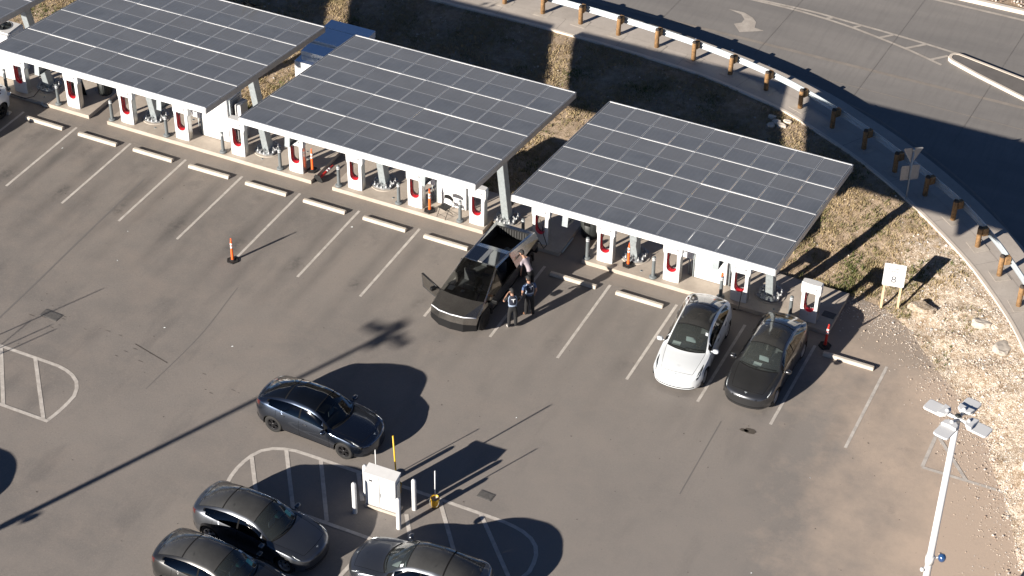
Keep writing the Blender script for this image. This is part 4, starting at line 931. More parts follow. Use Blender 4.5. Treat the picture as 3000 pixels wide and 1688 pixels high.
def station_list():
    u = list(np.linspace(0, .1, 5)) + list(np.linspace(.16, 4.6, 76)) + list(np.linspace(4.63, 4.75, 5))
    for c in (AR_F, AR_R): u += [c - ARR, c + ARR, c - ARR * .97, c + ARR * .97, c - ARR * .85, c + ARR * .85]
    u += [1.20, 1.245, 2.11, 2.14, 3.36, 3.41, 4.36, 1.44, 2.655, 2.69, 3.60]
    u = sorted(u); return [x for i, x in enumerate(u) if i == 0 or x - u[i - 1] > .011]
US = np.array(station_list()); NU = len(US)
LT = np.array([0, .07, .17, .28, .40, .52, .64, .75, .84, .92, 1.0]); LG = np.interp(LT, [0, .07, .2, .45, .62, .78, .9, 1.0], [.90, .965, .985, 1.0, 1.0, .985, .965, .94])
ST_ = [0, .12, .45, .80, 1.0]; TTT = [0, .08, .2, .36, .52, .68, .84, 1.0]
NL_ = len(LT) - 1
def car_grid(arches=True):
    c = {k: pch(CU, v, US) for k, v in K.items()}
    rows = []; TN.clear(); TN.extend([] for _ in US)
    for i, u in enumerate(US):
        z0 = .23 + .06 * max(0, (u - 4.2) / .55) - .02 * (1 if u < .3 else 0); zl = z0
        for a in (AR_F, AR_R):
            d = abs(u - a)
            if d < ARR and arches: zl = max(zl, .35 + math.sqrt(ARR * ARR - d * d))
        zb, ym, yb, zr, yr, zt = (c[k][i] for k in ('zb', 'ym', 'yb', 'zr', 'yr', 'zt'))
        zl = min(zl, zb - .06); ring = []; flare = max((math.exp(-((u - a) / .42) ** 4) for a in (AR_F, AR_R)))
        for t in LT:
            z = zl + (zb - zl) * t; tn = (z - z0) / (zb - z0); TN[i].append(tn); g = np.interp(tn, LT, LG); g = g + (yb / ym - .94) * max(0, (tn - .55) / .45) if ym else g
            w = ym * g - .022 * math.exp(-((tn - .22) / .12) ** 2) * (1 - flare) + .012 * flare * math.exp(-((tn - .6) / .25) ** 2)
            ring.append((2.375 - u, w, z))
        ring[-1] = (2.375 - u, yb, zb)
        for s in ST_[1:]:
            bul = .030 * math.sin(math.pi * s); ring.append((2.375 - u, yb + (yr - yb) * s + bul * .9, zb + (zr - zb) * s + bul * .35))
        for s in TTT[1:]:
            y = yr * (1 - s); ring.append((2.375 - u, y, zt - (zt - zr) * (abs(y) / yr) ** 2.3))
        q = []
        for j, (x, y, z) in enumerate(ring):
            rf_ = min(1, max(0, (j - NL_) / 4.)); ay = abs(y) / .95
            nose = max(0, 1 - u / .62) ** 1.3; wind = math.exp(-((u - 1.25) / .62) ** 2); tail = max(0, (u - 4.1) / .65) ** 1.5
            q.append((x - (.34 * nose + .40 * rf_ * wind) * ay ** 2.2 + .30 * tail * ay ** 2.2, y, z))
        rows.append(q)
    return np.array(rows)
TN = []; CG0 = car_grid(False); CG = car_grid(); NR = CG.shape[1]; NL = len(LT) - 1; NS_ = len(ST_) - 1
def car_meshes():
    """one smooth hull, cut into the panels, glass and lamps the car shows; returns name -> [(verts, faces, normals)]"""
    half = CG.reshape(-1, 3); mir = half * (1, -1, 1); Vv = np.concatenate([half, mir]); nh = len(half)
    F, key = [], []
    for i in range(NU - 1):
        u = (US[i] + US[i + 1]) / 2
        for j in range(NR - 1):
            p = CG[i, j]; 
            zone = 'L' if j < NL else ('S' if j < NL + NS_ else 'T'); s = j - NL; tn = (LT[j] + LT[j + 1]) / 2 if j < NL else 0
            zc = CG[i:i + 2, j:j + 2, 2].mean()
            n = 'body'
            if zone == 'L':
                if j == 0 : n = 'lower_trim'
                elif u < .06 and j == 2: n = 'lower_trim'
                elif u > 4.55 and zc < .50: n = 'lower_trim'
                elif u > 4.42 and j >= NL - 2 and u < 4.70: n = 'taillight'
                elif 1.44 < u < 2.655: n = 'front_door'
                elif 2.69 < u < 3.60 and not (u > 3.37 and tn < .5): n = 'rear_door'
            elif zone == 'S':
                if u > 4.36 and s < 1 and u < 4.66: n = 'taillight'
                elif s in (1, 2) and 1.60 + .10 * (s == 2) < u < 4.06 - .14 * (s == 1) and not (2.64 < u < 2.71):
                    n = 'front_window' if u < 2.67 else 'rear_window'
                elif s in (1, 2) and 1.42 < u < 1.62: n = 'window_corner'
                elif s in (1, 2) and 2.64 <= u <= 2.71: n = 'door_pillar'
            else:
                if .24 < u < 1.20: n = 'hood'
                elif 1.20 <= u < 1.245: n = 'cowl_trim'
                elif 1.245 <= u < 2.11: n = 'windshield'
                elif 2.11 <= u < 2.14: n = 'roof_header'
                elif 3.36 <= u < 3.41: n = 'roof_seam'
                elif 2.14 <= u < 3.36: n = 'roof_glass'
                elif 3.41 <= u < 4.36 and not (s >= NS_ and False): n = 'rear_glass'
            a, b_, c, d = i * NR + j, i * NR + j + 1, (i + 1) * NR + j + 1, (i + 1) * NR + j
            F.append((a, d, c, b_)); key.append((n, 1)); F.append((a + nh, b_ + nh, c + nh, d + nh)); key.append((n, -1))
    # nose and tail caps: bands across the car between the two sides
    fs_ = [-(1 - s) for s in TTT][:-1] + [0] + [(1 - s) for s in TTT][:-1][::-1]
    for i, fl in ((0, 1), (NU - 1, -1)):
        n0 = len(Vv); nc = len(fs_); J_ = NL + NS_ + 1; add = []
        x0 = CG[i, NR - 1, 0]
        for j in range(J_):
            w = CG[i, j, 1]; xs_ = CG[i, j, 0]; bulge = (x0 - xs_)
            for f in fs_:
                zz = CG[i, j, 2]
                if j == J_ - 1: zz = np.interp(abs(f), [1 - s for s in TTT][::-1], CG[i, NL + NS_:, 2][::-1])
                add.append((xs_ + bulge * (1 - abs(f) ** 2.2), w * f, zz))
        Vv = np.concatenate([Vv, add])
        for j in range(J_ - 1):
            zc = (CG[i, j, 2] + CG[i, j + 1, 2]) / 2
            for k in range(nc - 1):
                f = (n0 + j * nc + k, n0 + j * nc + k + 1, n0 + (j + 1) * nc + k + 1, n0 + (j + 1) * nc + k); n = 'lower_trim' if (j == 0 or (fl > 0 and j == 2) or (fl < 0 and zc < .48)) else 'body'
                F.append(f if fl > 0 else f[::-1]); key.append((n, 0))
    me = bpy.data.meshes.new('tmp'); me.from_pydata(Vv.tolist(), [], F); 
    bm = bmesh.new(); bm.from_mesh(me); bmesh.ops.remove_doubles(bm, verts=bm.verts[:], dist=1e-4); bm.verts.ensure_lookup_table()
    bm.normal_update(); lut = {}
    for v in bm.verts: lut[tuple(round(q, 4) for q in v.co)] = v.normal.copy()
    bm.free(); bpy.data.meshes.remove(me)
    # side panels take their normals from the hull before the wheel arches are cut, so the cut leaves no crease
    du = np.gradient(CG0, axis=0); dj = np.gradient(CG0, axis=1); N0 = np.cross(dj, du); N0 /= np.linalg.norm(N0, axis=2)[..., None] + 1e-12; N0 *= np.sign(N0[:, :, 1:2] + 1e-9)
    for i in range(NU):
        if .05 < US[i] < 4.6:
            for j in range(NL):
                nn = Vector([np.interp(TN[i][j], LT, N0[i, :NL + 1, k]) for k in range(3)]).normalized()
                for s in (1, -1): lut[tuple(round(q, 4) for q in CG[i, j] * (1, s, 1))] = Vector((nn.x, nn.y * s, nn.z))
    out = {}
    for f, (n, s) in zip(F, key):
        k = (n, s if n in ('window_corner', 'door_pillar', 'headlight', 'taillight', 'front_door', 'rear_door', 'front_window', 'rear_window') else 0); out.setdefault(k, []).append(f)
    res = {}
    for k, fs in out.items():
        ids = sorted({q for f in fs for q in f}); mp = {q: r for r, q in enumerate(ids)}
        vs = [tuple(Vv[q]) for q in ids]; nr = [lut.get(tuple(round(x, 4) for x in v), Vector((0, 0, 1))) for v in vs]
        me = bpy.data.meshes.new(k[0]); me.from_pydata(vs, [], [[mp[q] for q in f] for f in fs]); me.polygons.foreach_set('use_smooth', [True] * len(me.polygons))
        me.normals_split_custom_set_from_vertices(nr); me.update(); res[k] = me
    return res
CARM = car_meshes()
def grid_pt(u, jf, side=1, off=.0):
    """point on the hull at distance u from the nose and ring position jf"""
    i = np.interp(u, US, np.arange(NU)); i0 = int(min(NU - 2, i)); fi = i - i0; j0 = int(min(NR - 2, jf)); fj = jf - j0
    p = (CG[i0, j0] * (1 - fj) + CG[i0, j0 + 1] * fj) * (1 - fi) + (CG[i0 + 1, j0] * (1 - fj) + CG[i0 + 1, j0 + 1] * fj) * fi
    du = CG[min(NU - 1, i0 + 1), j0] - CG[i0, j0]; dj = CG[i0, j0 + 1] - CG[i0, j0]; nn = np.cross(dj, du); l = np.linalg.norm(nn); nn = nn / l if l > 1e-9 else np.array((0, 0, 1.))
    if nn[1] < 0 and j0 < NL + NS_: nn = -nn
    if nn[2] < 0 and j0 >= NL + NS_: nn = -nn
    p = p + nn * off; return (p[0], p[1] * side, p[2])
def seam(mb, path, side=1, r=.006):
    mb.tube([grid_pt(u, j, side, -.001) for u, j in path], r, 5)
JB, JR_, JC = NL, NL + NS_, NR - 1.001
def make_wheel(rim):
    b = MB(); b.lathe([(.225,-.10),(.30,-.118),(.335,-.105),(.35,-.07),(.352,0),(.35,.07),(.335,.105),(.30,.118),(.225,.10)], n=36, axis='y'); return b
def make_car(label, paint, rim, group, loc, rz, roofm, papers=(), dusty=None, sticker=True):
    ws = M['glass'] if roofm in (ROOF['clean'],) else M['glass_dusty']
    t = thing('parked_car', label, 'car', (loc[0], loc[1], 0), rz, group)
    mm = dict(body=paint, hood=paint, front_door=paint, rear_door=paint, lower_trim=M['black'], window_corner=M['matte'], door_pillar=M['matte'], cowl_trim=M['matte'], roof_header=M['matte'], roof_seam=M['matte'], windshield=ws, roof_glass=roofm, rear_glass=roofm, front_window=M['glassd'], rear_window=M['glassd'], headlight=MH, taillight=MT)
    names = dict(rear_glass='rear_windscreen')
    P = {}
    for (n, s), me in CARM.items():
        m2 = me.copy(); m2.materials.clear(); m2.materials.append(mm[n]); o = bpy.data.objects.new(names.get(n, n), m2); COL.objects.link(o); o.parent = t; P[(n, s)] = o
    # shut lines
    b = MB()
    for s in (-1, 1):
        seam(b, [(u, JR_ + .02) for u in np.linspace(.26, 1.2, 14)], s); seam(b, [(.25, j) for j in np.linspace(JR_, JC, 10)], s)
        for u in (1.44, 2.67): seam(b, [(u, j) for j in np.linspace(.9, JB, 9)], s)
        seam(b, [(3.62 - .2 * max(0, (3 - j) / 3), j) for j in np.linspace(3.2, JB, 8)], s)
        seam(b, [(u, 1.05) for u in np.linspace(1.44, 3.30, 14)], s)
        seam(b, [(4.36, j) for j in np.linspace(JR_, JC, 9)], s); seam(b, [(u, JR_ + .02) for u in np.linspace(3.41, 4.36, 12)], s)
    b.build('shut_lines', M['matte'], P[('body', 0)])
    for s in (-1, 1):
        d = P[('front_door', s)], P[('rear_door', s)]
        for k, u in ((0, 2.42), (1, 3.34)):
            b = MB(); b.tube([grid_pt(u + q, JB - 1.45, s, .004) for q in (-.10, -.05, .05, .10)], [.008, .014, .014, .008], 6); b.build('handle', M['black'] if k < 2 else paint, d[k])
        # mirror
        b = MB(); q0 = grid_pt(1.62, JB, s); b.tube([(q0[0] + .02, q0[1] - s * .03, q0[2] + .03), (q0[0] + .03, q0[1] + s * .07, q0[2] + .06)], .022, 8)
        ms = [(q0[0] + .10, .0), (q0[0] + .085, .05), (q0[0] + .03, .085), (q0[0] - .03, .085)]
        b.lathe([(0, -.07), (.05, -.06), (.075, -.02), (.08, .04), (.078, .07), (0, .07)], (0, 0, 0), 16); o = MB()
        cx, cy, cz = q0[0] + .02, q0[1] + s * .155, q0[2] + .075
        o.add([(cx + (v[2] - .0) * -.95, cy + v[1] * 1.35, cz + v[0] * .95) for v in b.v[16:] if True], [], 0)
        mb = MB(); mb.tube([(q0[0] + .02, q0[1] - s * .03, q0[2] + .03), (q0[0] + .03, q0[1] + s * .07, q0[2] + .05)], .022, 8)
        nl = 14; rg_ = [(.085, .3), (.075, .72), (.045, .95), (.0, 1.0), (-.05, .98)]
        vs = []
        for dx, sc in rg_:
            for k in range(nl): a = 2 * math.pi * k / nl; vs.append((cx + dx, cy + .115 * sc * math.copysign(abs(math.cos(a)) ** .7, math.cos(a)), cz + .072 * sc * math.copysign(abs(math.sin(a)) ** .7, math.sin(a))))
        mb.add(vs, [(r * nl + k, r * nl + (k + 1) % nl, (r + 1) * nl + (k + 1) % nl, (r + 1) * nl + k) for r in range(len(rg_) - 1) for k in range(nl)] + [tuple(range(nl)), tuple(range(4 * nl, 5 * nl))[::-1]], 0, True)
        mb.build('side_mirror', paint if paint is not PNT['grey'] else PNT['grey'], d[0])
    # wheels
    for a in (AR_F, AR_R):
        for s in (-1, 1):
            w = thing('wheel', None, None, (2.375 - a, s * .815, .352)); w.parent = t; w.rotation_euler = (0, 0, 0 if s > 0 else math.pi)
            b = make_wheel(rim); b.build('tyre', M['rubber'], w)
            b = MB(); b.lathe([(.245,.085),(.235,.105),(.20,.09),(.19,.04)], n=30, axis='y')
            for k in range(10):
                a2 = 2 * math.pi * (k // 2) / 5 + (.17 if k % 2 else -.17); c, s2 = math.cos(a2), math.sin(a2); c3, s3 = math.cos(a2 * 1), math.sin(a2 * 1)
                q = lambda r, v, y: (r * c - v * s2, y, r * s2 + v * c)
                b.add([q(.045,-.020,.100), q(.235,-.016,.098), q(.235,.016,.098), q(.045,.020,.100), q(.045,-.022,.06), q(.235,-.018,.06), q(.235,.018,.06), q(.045,.022,.06)], [(0,1,2,3),(7,6,5,4),(0,4,5,1),(1,5,6,2),(2,6,7,3),(3,7,4,0)])
            b.lathe([(.06,.07),(.06,.105),(.03,.112),(0,.112)], n=14, axis='y'); b.build('rim', rim, w)
            b = MB(); b.lathe([(.235,.03),(0,.03)], n=26, axis='y'); b.build('brake_disc', M['matte'], w)
    b = MB(); b.box(-2.15, 2.15, -.64, .64, .20, .46)
    for a in (AR_F, AR_R):
        for s in (-1, 1):
            n = 14; A = [(2.375 - a + .40 * math.cos(q), .35 + .40 * math.sin(q)) for q in np.linspace(-.25, math.pi + .25, n)]
            b.add([(x, s * .60, z) for x, z in A] + [(x, s * .925, z) for x, z in A], [(i, i + 1, n + i + 1, n + i) for i in range(n - 1)]); b.add([(x, s * .60, z) for x, z in A], [tuple(range(n))])
    b.build('underbody', M['matte'], t)
    # cabin seen through the glass
    cab = MB(); cab.box(-1.55, 1.0, -.78, .78, .46, .50); cab.add([(1.08,-.78,.93),(1.08,.78,.93),(.62,.74,.96),(.62,-.74,.96),(.50,-.74,.86),(.50,.74,.86),(.50,.74,.5),(.50,-.74,.5)], [(0,1,2,3),(3,2,5,4),(4,5,6,7)]); it = cab.build('cabin', M['cabin'], t)
    for s in (-1, 1):
        b = MB(); b.box(-.45, .10, s * .37 - .25, s * .37 + .25, .52, .68); b.add([(-.40, s*.37-.25, .62), (-.40, s*.37+.25, .62), (-.62, s*.37+.20, 1.18), (-.62, s*.37-.20, 1.18), (-.52, s*.37-.25, .60), (-.52, s*.37+.25, .60), (-.72, s*.37+.20, 1.17), (-.72, s*.37-.20, 1.17)], [(0,1,2,3),(7,6,5,4),(0,4,5,1),(1,5,6,2),(2,6,7,3),(3,7,4,0)]); b.box(-.71, -.63, s*.37-.12, s*.37+.12, 1.19, 1.33); b.build('seat', M['seat'], it, bevel=.03)
    b = MB(); b.box(-1.42, -.95, -.66, .66, .52, .70); b.add([(-1.30,-.66,.66),(-1.30,.66,.66),(-1.52,.60,1.12),(-1.52,-.60,1.12),(-1.45,-.66,.66),(-1.45,.66,.66),(-1.64,.60,1.12),(-1.64,-.60,1.12)], [(0,1,2,3),(7,6,5,4),(0,4,5,1),(1,5,6,2),(2,6,7,3),(3,7,4,0)]); b.build('rear_seat', M['seat'], it, bevel=.03)
    b = MB(); b.tube([(.30 + .05 * math.sin(q), .37 + .18 * math.cos(q), .93 + .17 * math.sin(q)) for q in np.linspace(0, 2 * math.pi, 21)[:-1]], .016, 8, closed=True); b.tube([(.36,.37,.92),(.50,.37,.88)], .03, 8); b.tube([(.31,.20,.93),(.33,.37,.92),(.31,.54,.93)], .016, 6); b.build('steering_wheel', M['seat'], it)
    b = MB(); b.box(.44, .46, -.16, .20, .90, 1.11); b.build('screen', M['screen'], it)
    for x, y, w, d, m, z in papers:
        p = MB(); p.box(x - d/2, x + d/2, y - w/2, y + w/2, z, z + .004); p.build('dash_paper', m, it)
    if any(p[4] is M['bluepaper'] for p in papers):
        b = MB(); U2 = np.linspace(1.40, 1.62, 4); vs = [grid_pt(u, j, 1, .007) for u in U2 for j in np.linspace(JR_ + 2.0, JR_ + 3.5, 4)]
        b.add(vs, [(i * 4 + k, i * 4 + k + 1, (i + 1) * 4 + k + 1, (i + 1) * 4 + k) for i in range(3) for k in range(3)]); b.build('teal_notice', M['bluepaper'], P[('windshield', 0)])
    if sticker:
        b = MB(); q = [grid_pt(2.00, JR_ + j, 1, .008) for j in (.35, 1.75)] + [grid_pt(1.88, JR_ + j, 1, .008) for j in (1.75, .35)]; b.add(q, [(0, 1, 2, 3)]); b.add([(v[0], v[1], v[2] - .004) for v in q], [(3, 2, 1, 0)]); b.build('window_label', M['paper'], P[('windshield', 0)])
    # maker's mark on the nose: a short bar over a tapering stem
    b = MB(); zf = lambda u: float(pch(CU, K['zt'], [u])[0]) + .006
    pt = lambda u, y: (2.375 - u, y, zf(u) - .03 * (y / .6) ** 2)
    b.add([pt(.185, -.045), pt(.185, .045), pt(.165, .05), pt(.160, 0), pt(.165, -.05)][::-1], [(0, 1, 2, 3, 4)]); b.add([pt(.17, -.012), pt(.17, .012), pt(.115, .0)], [(0, 1, 2)])
    for s in (-1, 1): b.add([(v[0] + 0, v[1], v[2]) for v in []], [])
    b.build('emblem', M['alu'], P[('body', 0)])
    b = MB(); a_ = [grid_pt(1.30, JR_ + k, 1, .012) for k in (3, 5, 7)]; b.tube([grid_pt(1.28, JR_ + 1.2, 1, .012), grid_pt(1.31, JR_ + 4, 1, .012), grid_pt(1.32, JC, 1, .012)], .010, 5); b.tube([grid_pt(1.27, JC, 1, .012), grid_pt(1.28, JR_ + 4, -1, .012), grid_pt(1.26, JR_ + 1.0, -1, .012)], .010, 5); b.build('wipers', M['matte'], P[('windshield', 0)])
    for s in (-1, 1):
        b = MB(); U_ = np.linspace(.10, .80, 18); n = 6; vs = []
        for u in U_:
            j0 = np.interp(u, [.10, .22, .45, .80], [NL - 1.7, NL - 1.1, NL - .1, NL + 1.75]); j1 = np.interp(u, [.10, .20, .40, .80], [NL - .9, NL + 1.3, NL + 2.0, NL + 1.95])
            vs += [grid_pt(u, j0 + (j1 - j0) * k / (n - 1), s, .005) for k in range(n)]
        b.add(vs, [(i * n + k, i * n + k + 1, (i + 1) * n + k + 1, (i + 1) * n + k) for i in range(len(U_) - 1) for k in range(n - 1)], 0, True); hl_ = b.build('headlight', MH, t)
        b = MB(); b.tube([grid_pt(u, np.interp(u, [.16, .6], [NL + .2, NL + 1.7]), s, .010) for u in (.17, .26, .40, .56)], [.006, .016, .012, .004], 6); b.build('light_strip', M['lamp'], hl_)
    return t
def m_lampglass(name, col, rough=.08): return mat(name, col, rough, coat=1)
MH = m_lampglass('headlight_glass', (.030, .033, .036)); MT = m_lampglass('taillight_glass', (.06, .004, .004))
M['cabin'] = mat('cabin_black', (.012, .012, .013), .8); M['seat'] = mat('seat_vinyl', (.024, .024, .025), .55); M['screen'] = mat('cabin_screen', (.30, .34, .36), .15, coat=1); M['lamp'] = mat('lamp_reflector', (.62, .66, .68), .15, .3)
def m_roof(name, dust, base=(.003, .0035, .0045)):
    s = NT(name); d = s.rng(s.noise(1.6, 6, .7), .3, .75, dust * .65, dust); c = s.mix(d, base, (.20, .197, .187)); s.fin(c, .10 + .25 * dust, spec=.5)
    s.b.inputs['Coat Weight'].default_value = max(0, 1 - dust * 2.2); s.b.inputs['Coat Roughness'].default_value = .03
    return s.m
M['glass_dusty'] = m_glass('dusty_windscreen', (.60, .66, .64), .02)
def _dust(m, f):
    t = m.node_tree; o = next(n for n in t.nodes if n.type == 'OUTPUT_MATERIAL'); src = o.inputs[0].links[0].from_socket
    d = t.nodes.new('ShaderNodeBsdfDiffuse'); d.inputs[0].default_value = (.30, .34, .33, 1); x = t.nodes.new('ShaderNodeMixShader'); x.inputs[0].default_value = f
    t.links.new(src, x.inputs[1]); t.links.new(d.outputs[0], x.inputs[2]); t.links.new(x.outputs[0], o.inputs[0])
_dust(M['glass_dusty'], .075)
ROOF = dict(clean=m_roof('roof_glass_clean', .0), light=m_roof('roof_glass_light_dust', .19), dusty=m_roof('roof_glass_dusty', .27))
PNT = dict(navy=m_paint('paint_blue_grey', (.060, .076, .108), .94, .0, .22), grey=m_paint('paint_dusty_grey', (.120, .130, .148), .86, .13, .30, .7), dark=m_paint('paint_dusty_black', (.050, .050, .050), .8, .15, .30, .8), white=m_paint('paint_white', (.60, .625, .64), 0, .04, .3), slate=m_paint('paint_slate', (.085, .088, .094), .86, .11, .30, .8))
RIMB, RIMS = mat('rim_black', (.022, .022, .024), .3, .4), mat('rim_silver', (.50, .51, .53), .3, .8)
CGRP = 'parked crossover cars'
sheet = lambda x, y, m: (x, y, .30, .21, m, .965)
make_car('glossy dark blue grey car driving across the middle of the lot', PNT['navy'], RIMB, CGRP, (21.72, -12.11), R(-2.7), ROOF['clean'])
make_car('white car parked backwards at a charger, black glass roof', PNT['white'], RIMS, CGRP, (31.84, -2.46), R(-85.6), ROOF['light'], [sheet(.78, -.42, M['paper'])], sticker=True)
make_car('dusty dark grey car with silver wheels parked right of the white car', PNT['slate'], RIMS, CGRP, (34.63, -2.30), R(-90.4), ROOF['light'], [sheet(.80, -.10, M['paper'])], sticker=False)
make_car('dusty grey car parked left of the utility box, teal paper on its dash', PNT['grey'], RIMS, CGRP, (22.67, -17.66), R(-2.7), ROOF['dusty'], [sheet(.45, .42, M['bluepaper'])])
make_car('dusty blackish car cut off by the bottom edge, beside the grey car', PNT['dark'], RIMS, CGRP, (22.71, -20.10), R(-2.7), ROOF['dusty'], [sheet(.45, .42, M['bluepaper'])])
make_car('dusty dark car at the bottom edge facing left, below the yellow bucket', PNT['grey'], RIMS, CGRP, (28.36, -17.24), R(184.6), ROOF['dusty'], [sheet(.75, -.25, M['paper']), sheet(.75, .18, M['paper']), (-.1, -.37, .2, .3, M['paper'], .70)])
c_ = make_car('white car cut off by the left frame edge with its charging flap open', PNT['white'], RIMB, CGRP, (-1.40, -2.19), R(-90), ROOF['light'])
make_car('car just left of the frame, seen only by its rounded shadow', PNT['dark'], RIMS, CGRP, (10.2, -22.2), R(177), ROOF['dusty'])
for cx, cy, ang, k in ((-1.40, -2.19, -90, 1), (31.84, -2.46, -85.6, 13)):
    p = [Matrix.Rotation(R(ang), 4, 'Z') @ Vector(v) + Vector((cx, cy, 0)) for v in ((-1.98, .90, .90), (-2.00, .99, .89), (-2.10, 1.03, .80))]
    h = chargers[k].location; q = Vector((h.x + .12, h.y + .02, ZP + .62))
    if k == 1: h = Vector((p[0].x + .52, 1.04, 0)); q = Vector((p[0].x + .75, .98, .70))
    b = MB(); b.tube([p[0], p[1]], [.035, .028], 8); b.tube([p[1], p[2], p[2] * .6 + q * .4 + Vector((0, 0, -.32)), p[2] * .25 + q * .75 + Vector((0, -.05, -.30)), q], .016, 8)
    tag(b.build('charging_cable', M['black']), ['black charging cable plugged into the white car behind the right canopy', 'black charging cable plugged into the cut off white car at the left edge'][k == 1], 'cable')
b = MB(); fl = [Vector(v) for v in ((-1.90,.93,1.02),(-1.90,1.10,1.06),(-1.80,1.10,.95),(-1.80,.93,.92))]; b.add([tuple(v) for v in fl] + [(v.x, v.y + .012, v.z) for v in fl], [(0,1,2,3),(7,6,5,4),(0,4,5,1),(1,5,6,2),(2,6,7,3),(3,7,4,0)]); b.build('charge_flap', PNT['white'], c_)

# ------------------------------------------------------------------ angular pickup
STEEL = NT('brushed_steel'); _x = STEEL.noise(3, 5, .7); STEEL = STEEL.fin(STEEL.mix(STEEL.rng(_x, .3, .7), (.30, .288, .27), (.40, .385, .362)), .22, spec=.5); STEEL.node_tree.nodes['Principled BSDF'].inputs['Metallic'].default_value = .96
PGL = mat('pickup_roof_glass', (.010, .011, .013), .06, coat=1); M['ledbar'] = mat('light_bar', (.85, .87, .90), .25)
def make_pickup():
    t = thing('pickup_truck', 'angular dark steel pickup with an open bed and its front door swung open', 'pickup truck', (23.40, -2.67, 0), R(-90))
    # local x forward, nose 2.84, tail -2.84
    X = lambda u: 2.84 - u
    def quad(mb, pts, m=0): mb.add(pts, [tuple(range(len(pts)))], m)
    hoodC, hoodE = (X(.06), 0, 1.015), (X(.34), .93, .955)          # light bar centre / corner
    peak = lambda y: (X(2.46), y, 1.79 - .0)
    A = {s: dict(nose=(X(.34), s*.93, .955), nm=(X(.12), s*.50, 1.0), cowl=(X(1.02), s*.90, 1.185), cowlm=(X(.92), s*.45, 1.20), peak=(X(2.46), s*.66, 1.775), roofb=(X(3.55), s*.70, 1.665), tail=(X(5.60), s*.84, 1.365),
                 cr0=(X(.42), s*.985, .93), cr1=(X(2.4), s*1.005, 1.02), cr2=(X(5.62), s*.98, 1.12), lo0=(X(.40), s*.95, .60), lo2=(X(5.64), s*.94, .70)) for s in (-1, 1)}
    # hull: hood, rails, sail panels, sides
    hd = MB()
    L, Rr = A[1], A[-1]
    quad(hd, [(X(.06), 0, 1.015), L['nm'], L['cowlm'], (X(.90), 0, 1.205)]); quad(hd, [L['nm'], L['nose'], L['cowl'], L['cowlm']])
    quad(hd, [(X(.06), 0, 1.015), (X(.90), 0, 1.205), Rr['cowlm'], Rr['nm']]); quad(hd, [Rr['nm'], Rr['cowlm'], Rr['cowl'], Rr['nose']]); hd.build('hood', STEEL, t)
    ws = MB(); quad(ws, [(X(.90), 0, 1.205), L['cowlm'], (X(2.44), .33, 1.785), (X(2.44), 0, 1.79)]); quad(ws, [L['cowlm'], L['cowl'], L['peak'], (X(2.44), .33, 1.785)])
    quad(ws, [(X(.90), 0, 1.205), (X(2.44), 0, 1.79), (X(2.44), -.33, 1.785), Rr['cowlm']]); quad(ws, [Rr['cowlm'], (X(2.44), -.33, 1.785), Rr['peak'], Rr['cowl']]); ws.build('windshield', M['glassm'], t)
    wb = MB(); wb.box(X(1.52), X(.98), -.80, .80, 1.10, 1.14, 0); o = wb.build('dashboard', M['cabin'], t)
    rg2 = MB(); quad(rg2, [(X(2.50), .60, 1.775), (X(3.48), .63, 1.675), (X(3.48), -.63, 1.675), (X(2.50), -.60, 1.775)]); rg2.build('roof_glass', PGL, t)
    rb = MB(); rb.box(0, 1, -.06, .12, 0, .012, 0, lambda x, y, z: (X(2.50 + .98 * x), y - .03, 1.776 - .10 * x + z)); rb.build('roof_bar', M['steel'], t)
    hl = MB()
    for s in (-1, 1):
        a = A[s]
        # roof rail strips beside windshield, roof and bed
        i1, i2, i3 = (X(2.50), s*.60, 1.775), (X(3.48), s*.63, 1.675), (X(3.78), s*.645, 1.60)
        quad(hl, [a['peak'], a['roofb'], i2, i1]); quad(hl, [a['roofb'], a['tail'], (X(5.40), s*.70, 1.375), i3, i2])
        # sail: roofline down to the shoulder crease, behind the windows
        quad(hl, [a['roofb'], (X(3.62), s*1.0, 1.055), a['cr2'], a['tail']])
        # shoulder strip in front of the window, A pillar
        quad(hl, [a['nose'], a['cr0'], (X(1.10), s*.995, .965), (X(1.10), s*.925, 1.17), a['cowl']])
        quad(hl, [a['cowl'], (X(1.10), s*.925, 1.17), (X(2.44), s*.715, 1.725), a['peak']]); quad(hl, [a['peak'], (X(2.44), s*.715, 1.725), (X(3.52), s*.74, 1.62), a['roofb']])
        quad(hl, [(X(1.10), s*.925, 1.17), (X(1.10), s*.995, .965), (X(1.22), s*.996, .97), (X(1.22), s*.915, 1.18)])
        # lower sides
        quad(hl, [a['cr0'], a['lo0'], (X(.62), s*.95, .62), (X(.70), s*.955, .90), (X(1.18), s*.965, .93), (X(1.18), s*.995, .965)])
        quad(hl, [(X(3.62), s*.99, 1.055), (X(3.62), s*.955, .50), (X(3.95), s*.95, .52), (X(4.22), s*.955, .98), (X(5.06), s*.955, 1.0), (X(5.30), s*.945, .70), a['lo2'], a['cr2']])
    quad(hl, [(X(2.44), .33, 1.787), L['peak'], (X(2.50), .60, 1.776), (X(2.50), -.60, 1.776), Rr['peak'], (X(2.44), -.33, 1.787), (X(2.44), 0, 1.792)])
    quad(hl, [(X(3.48), .63, 1.675), (X(3.48), -.63, 1.675), (X(3.78), -.645, 1.60), (X(3.78), .645, 1.60)])
    quad(hl, [L['tail'], Rr['tail'], (X(5.40), -.70, 1.375), (X(5.40), .70, 1.375)])
    # tailgate and front face
    quad(hl, [L['tail'], L['cr2'], L['lo2'], Rr['lo2'], Rr['cr2'], Rr['tail']])
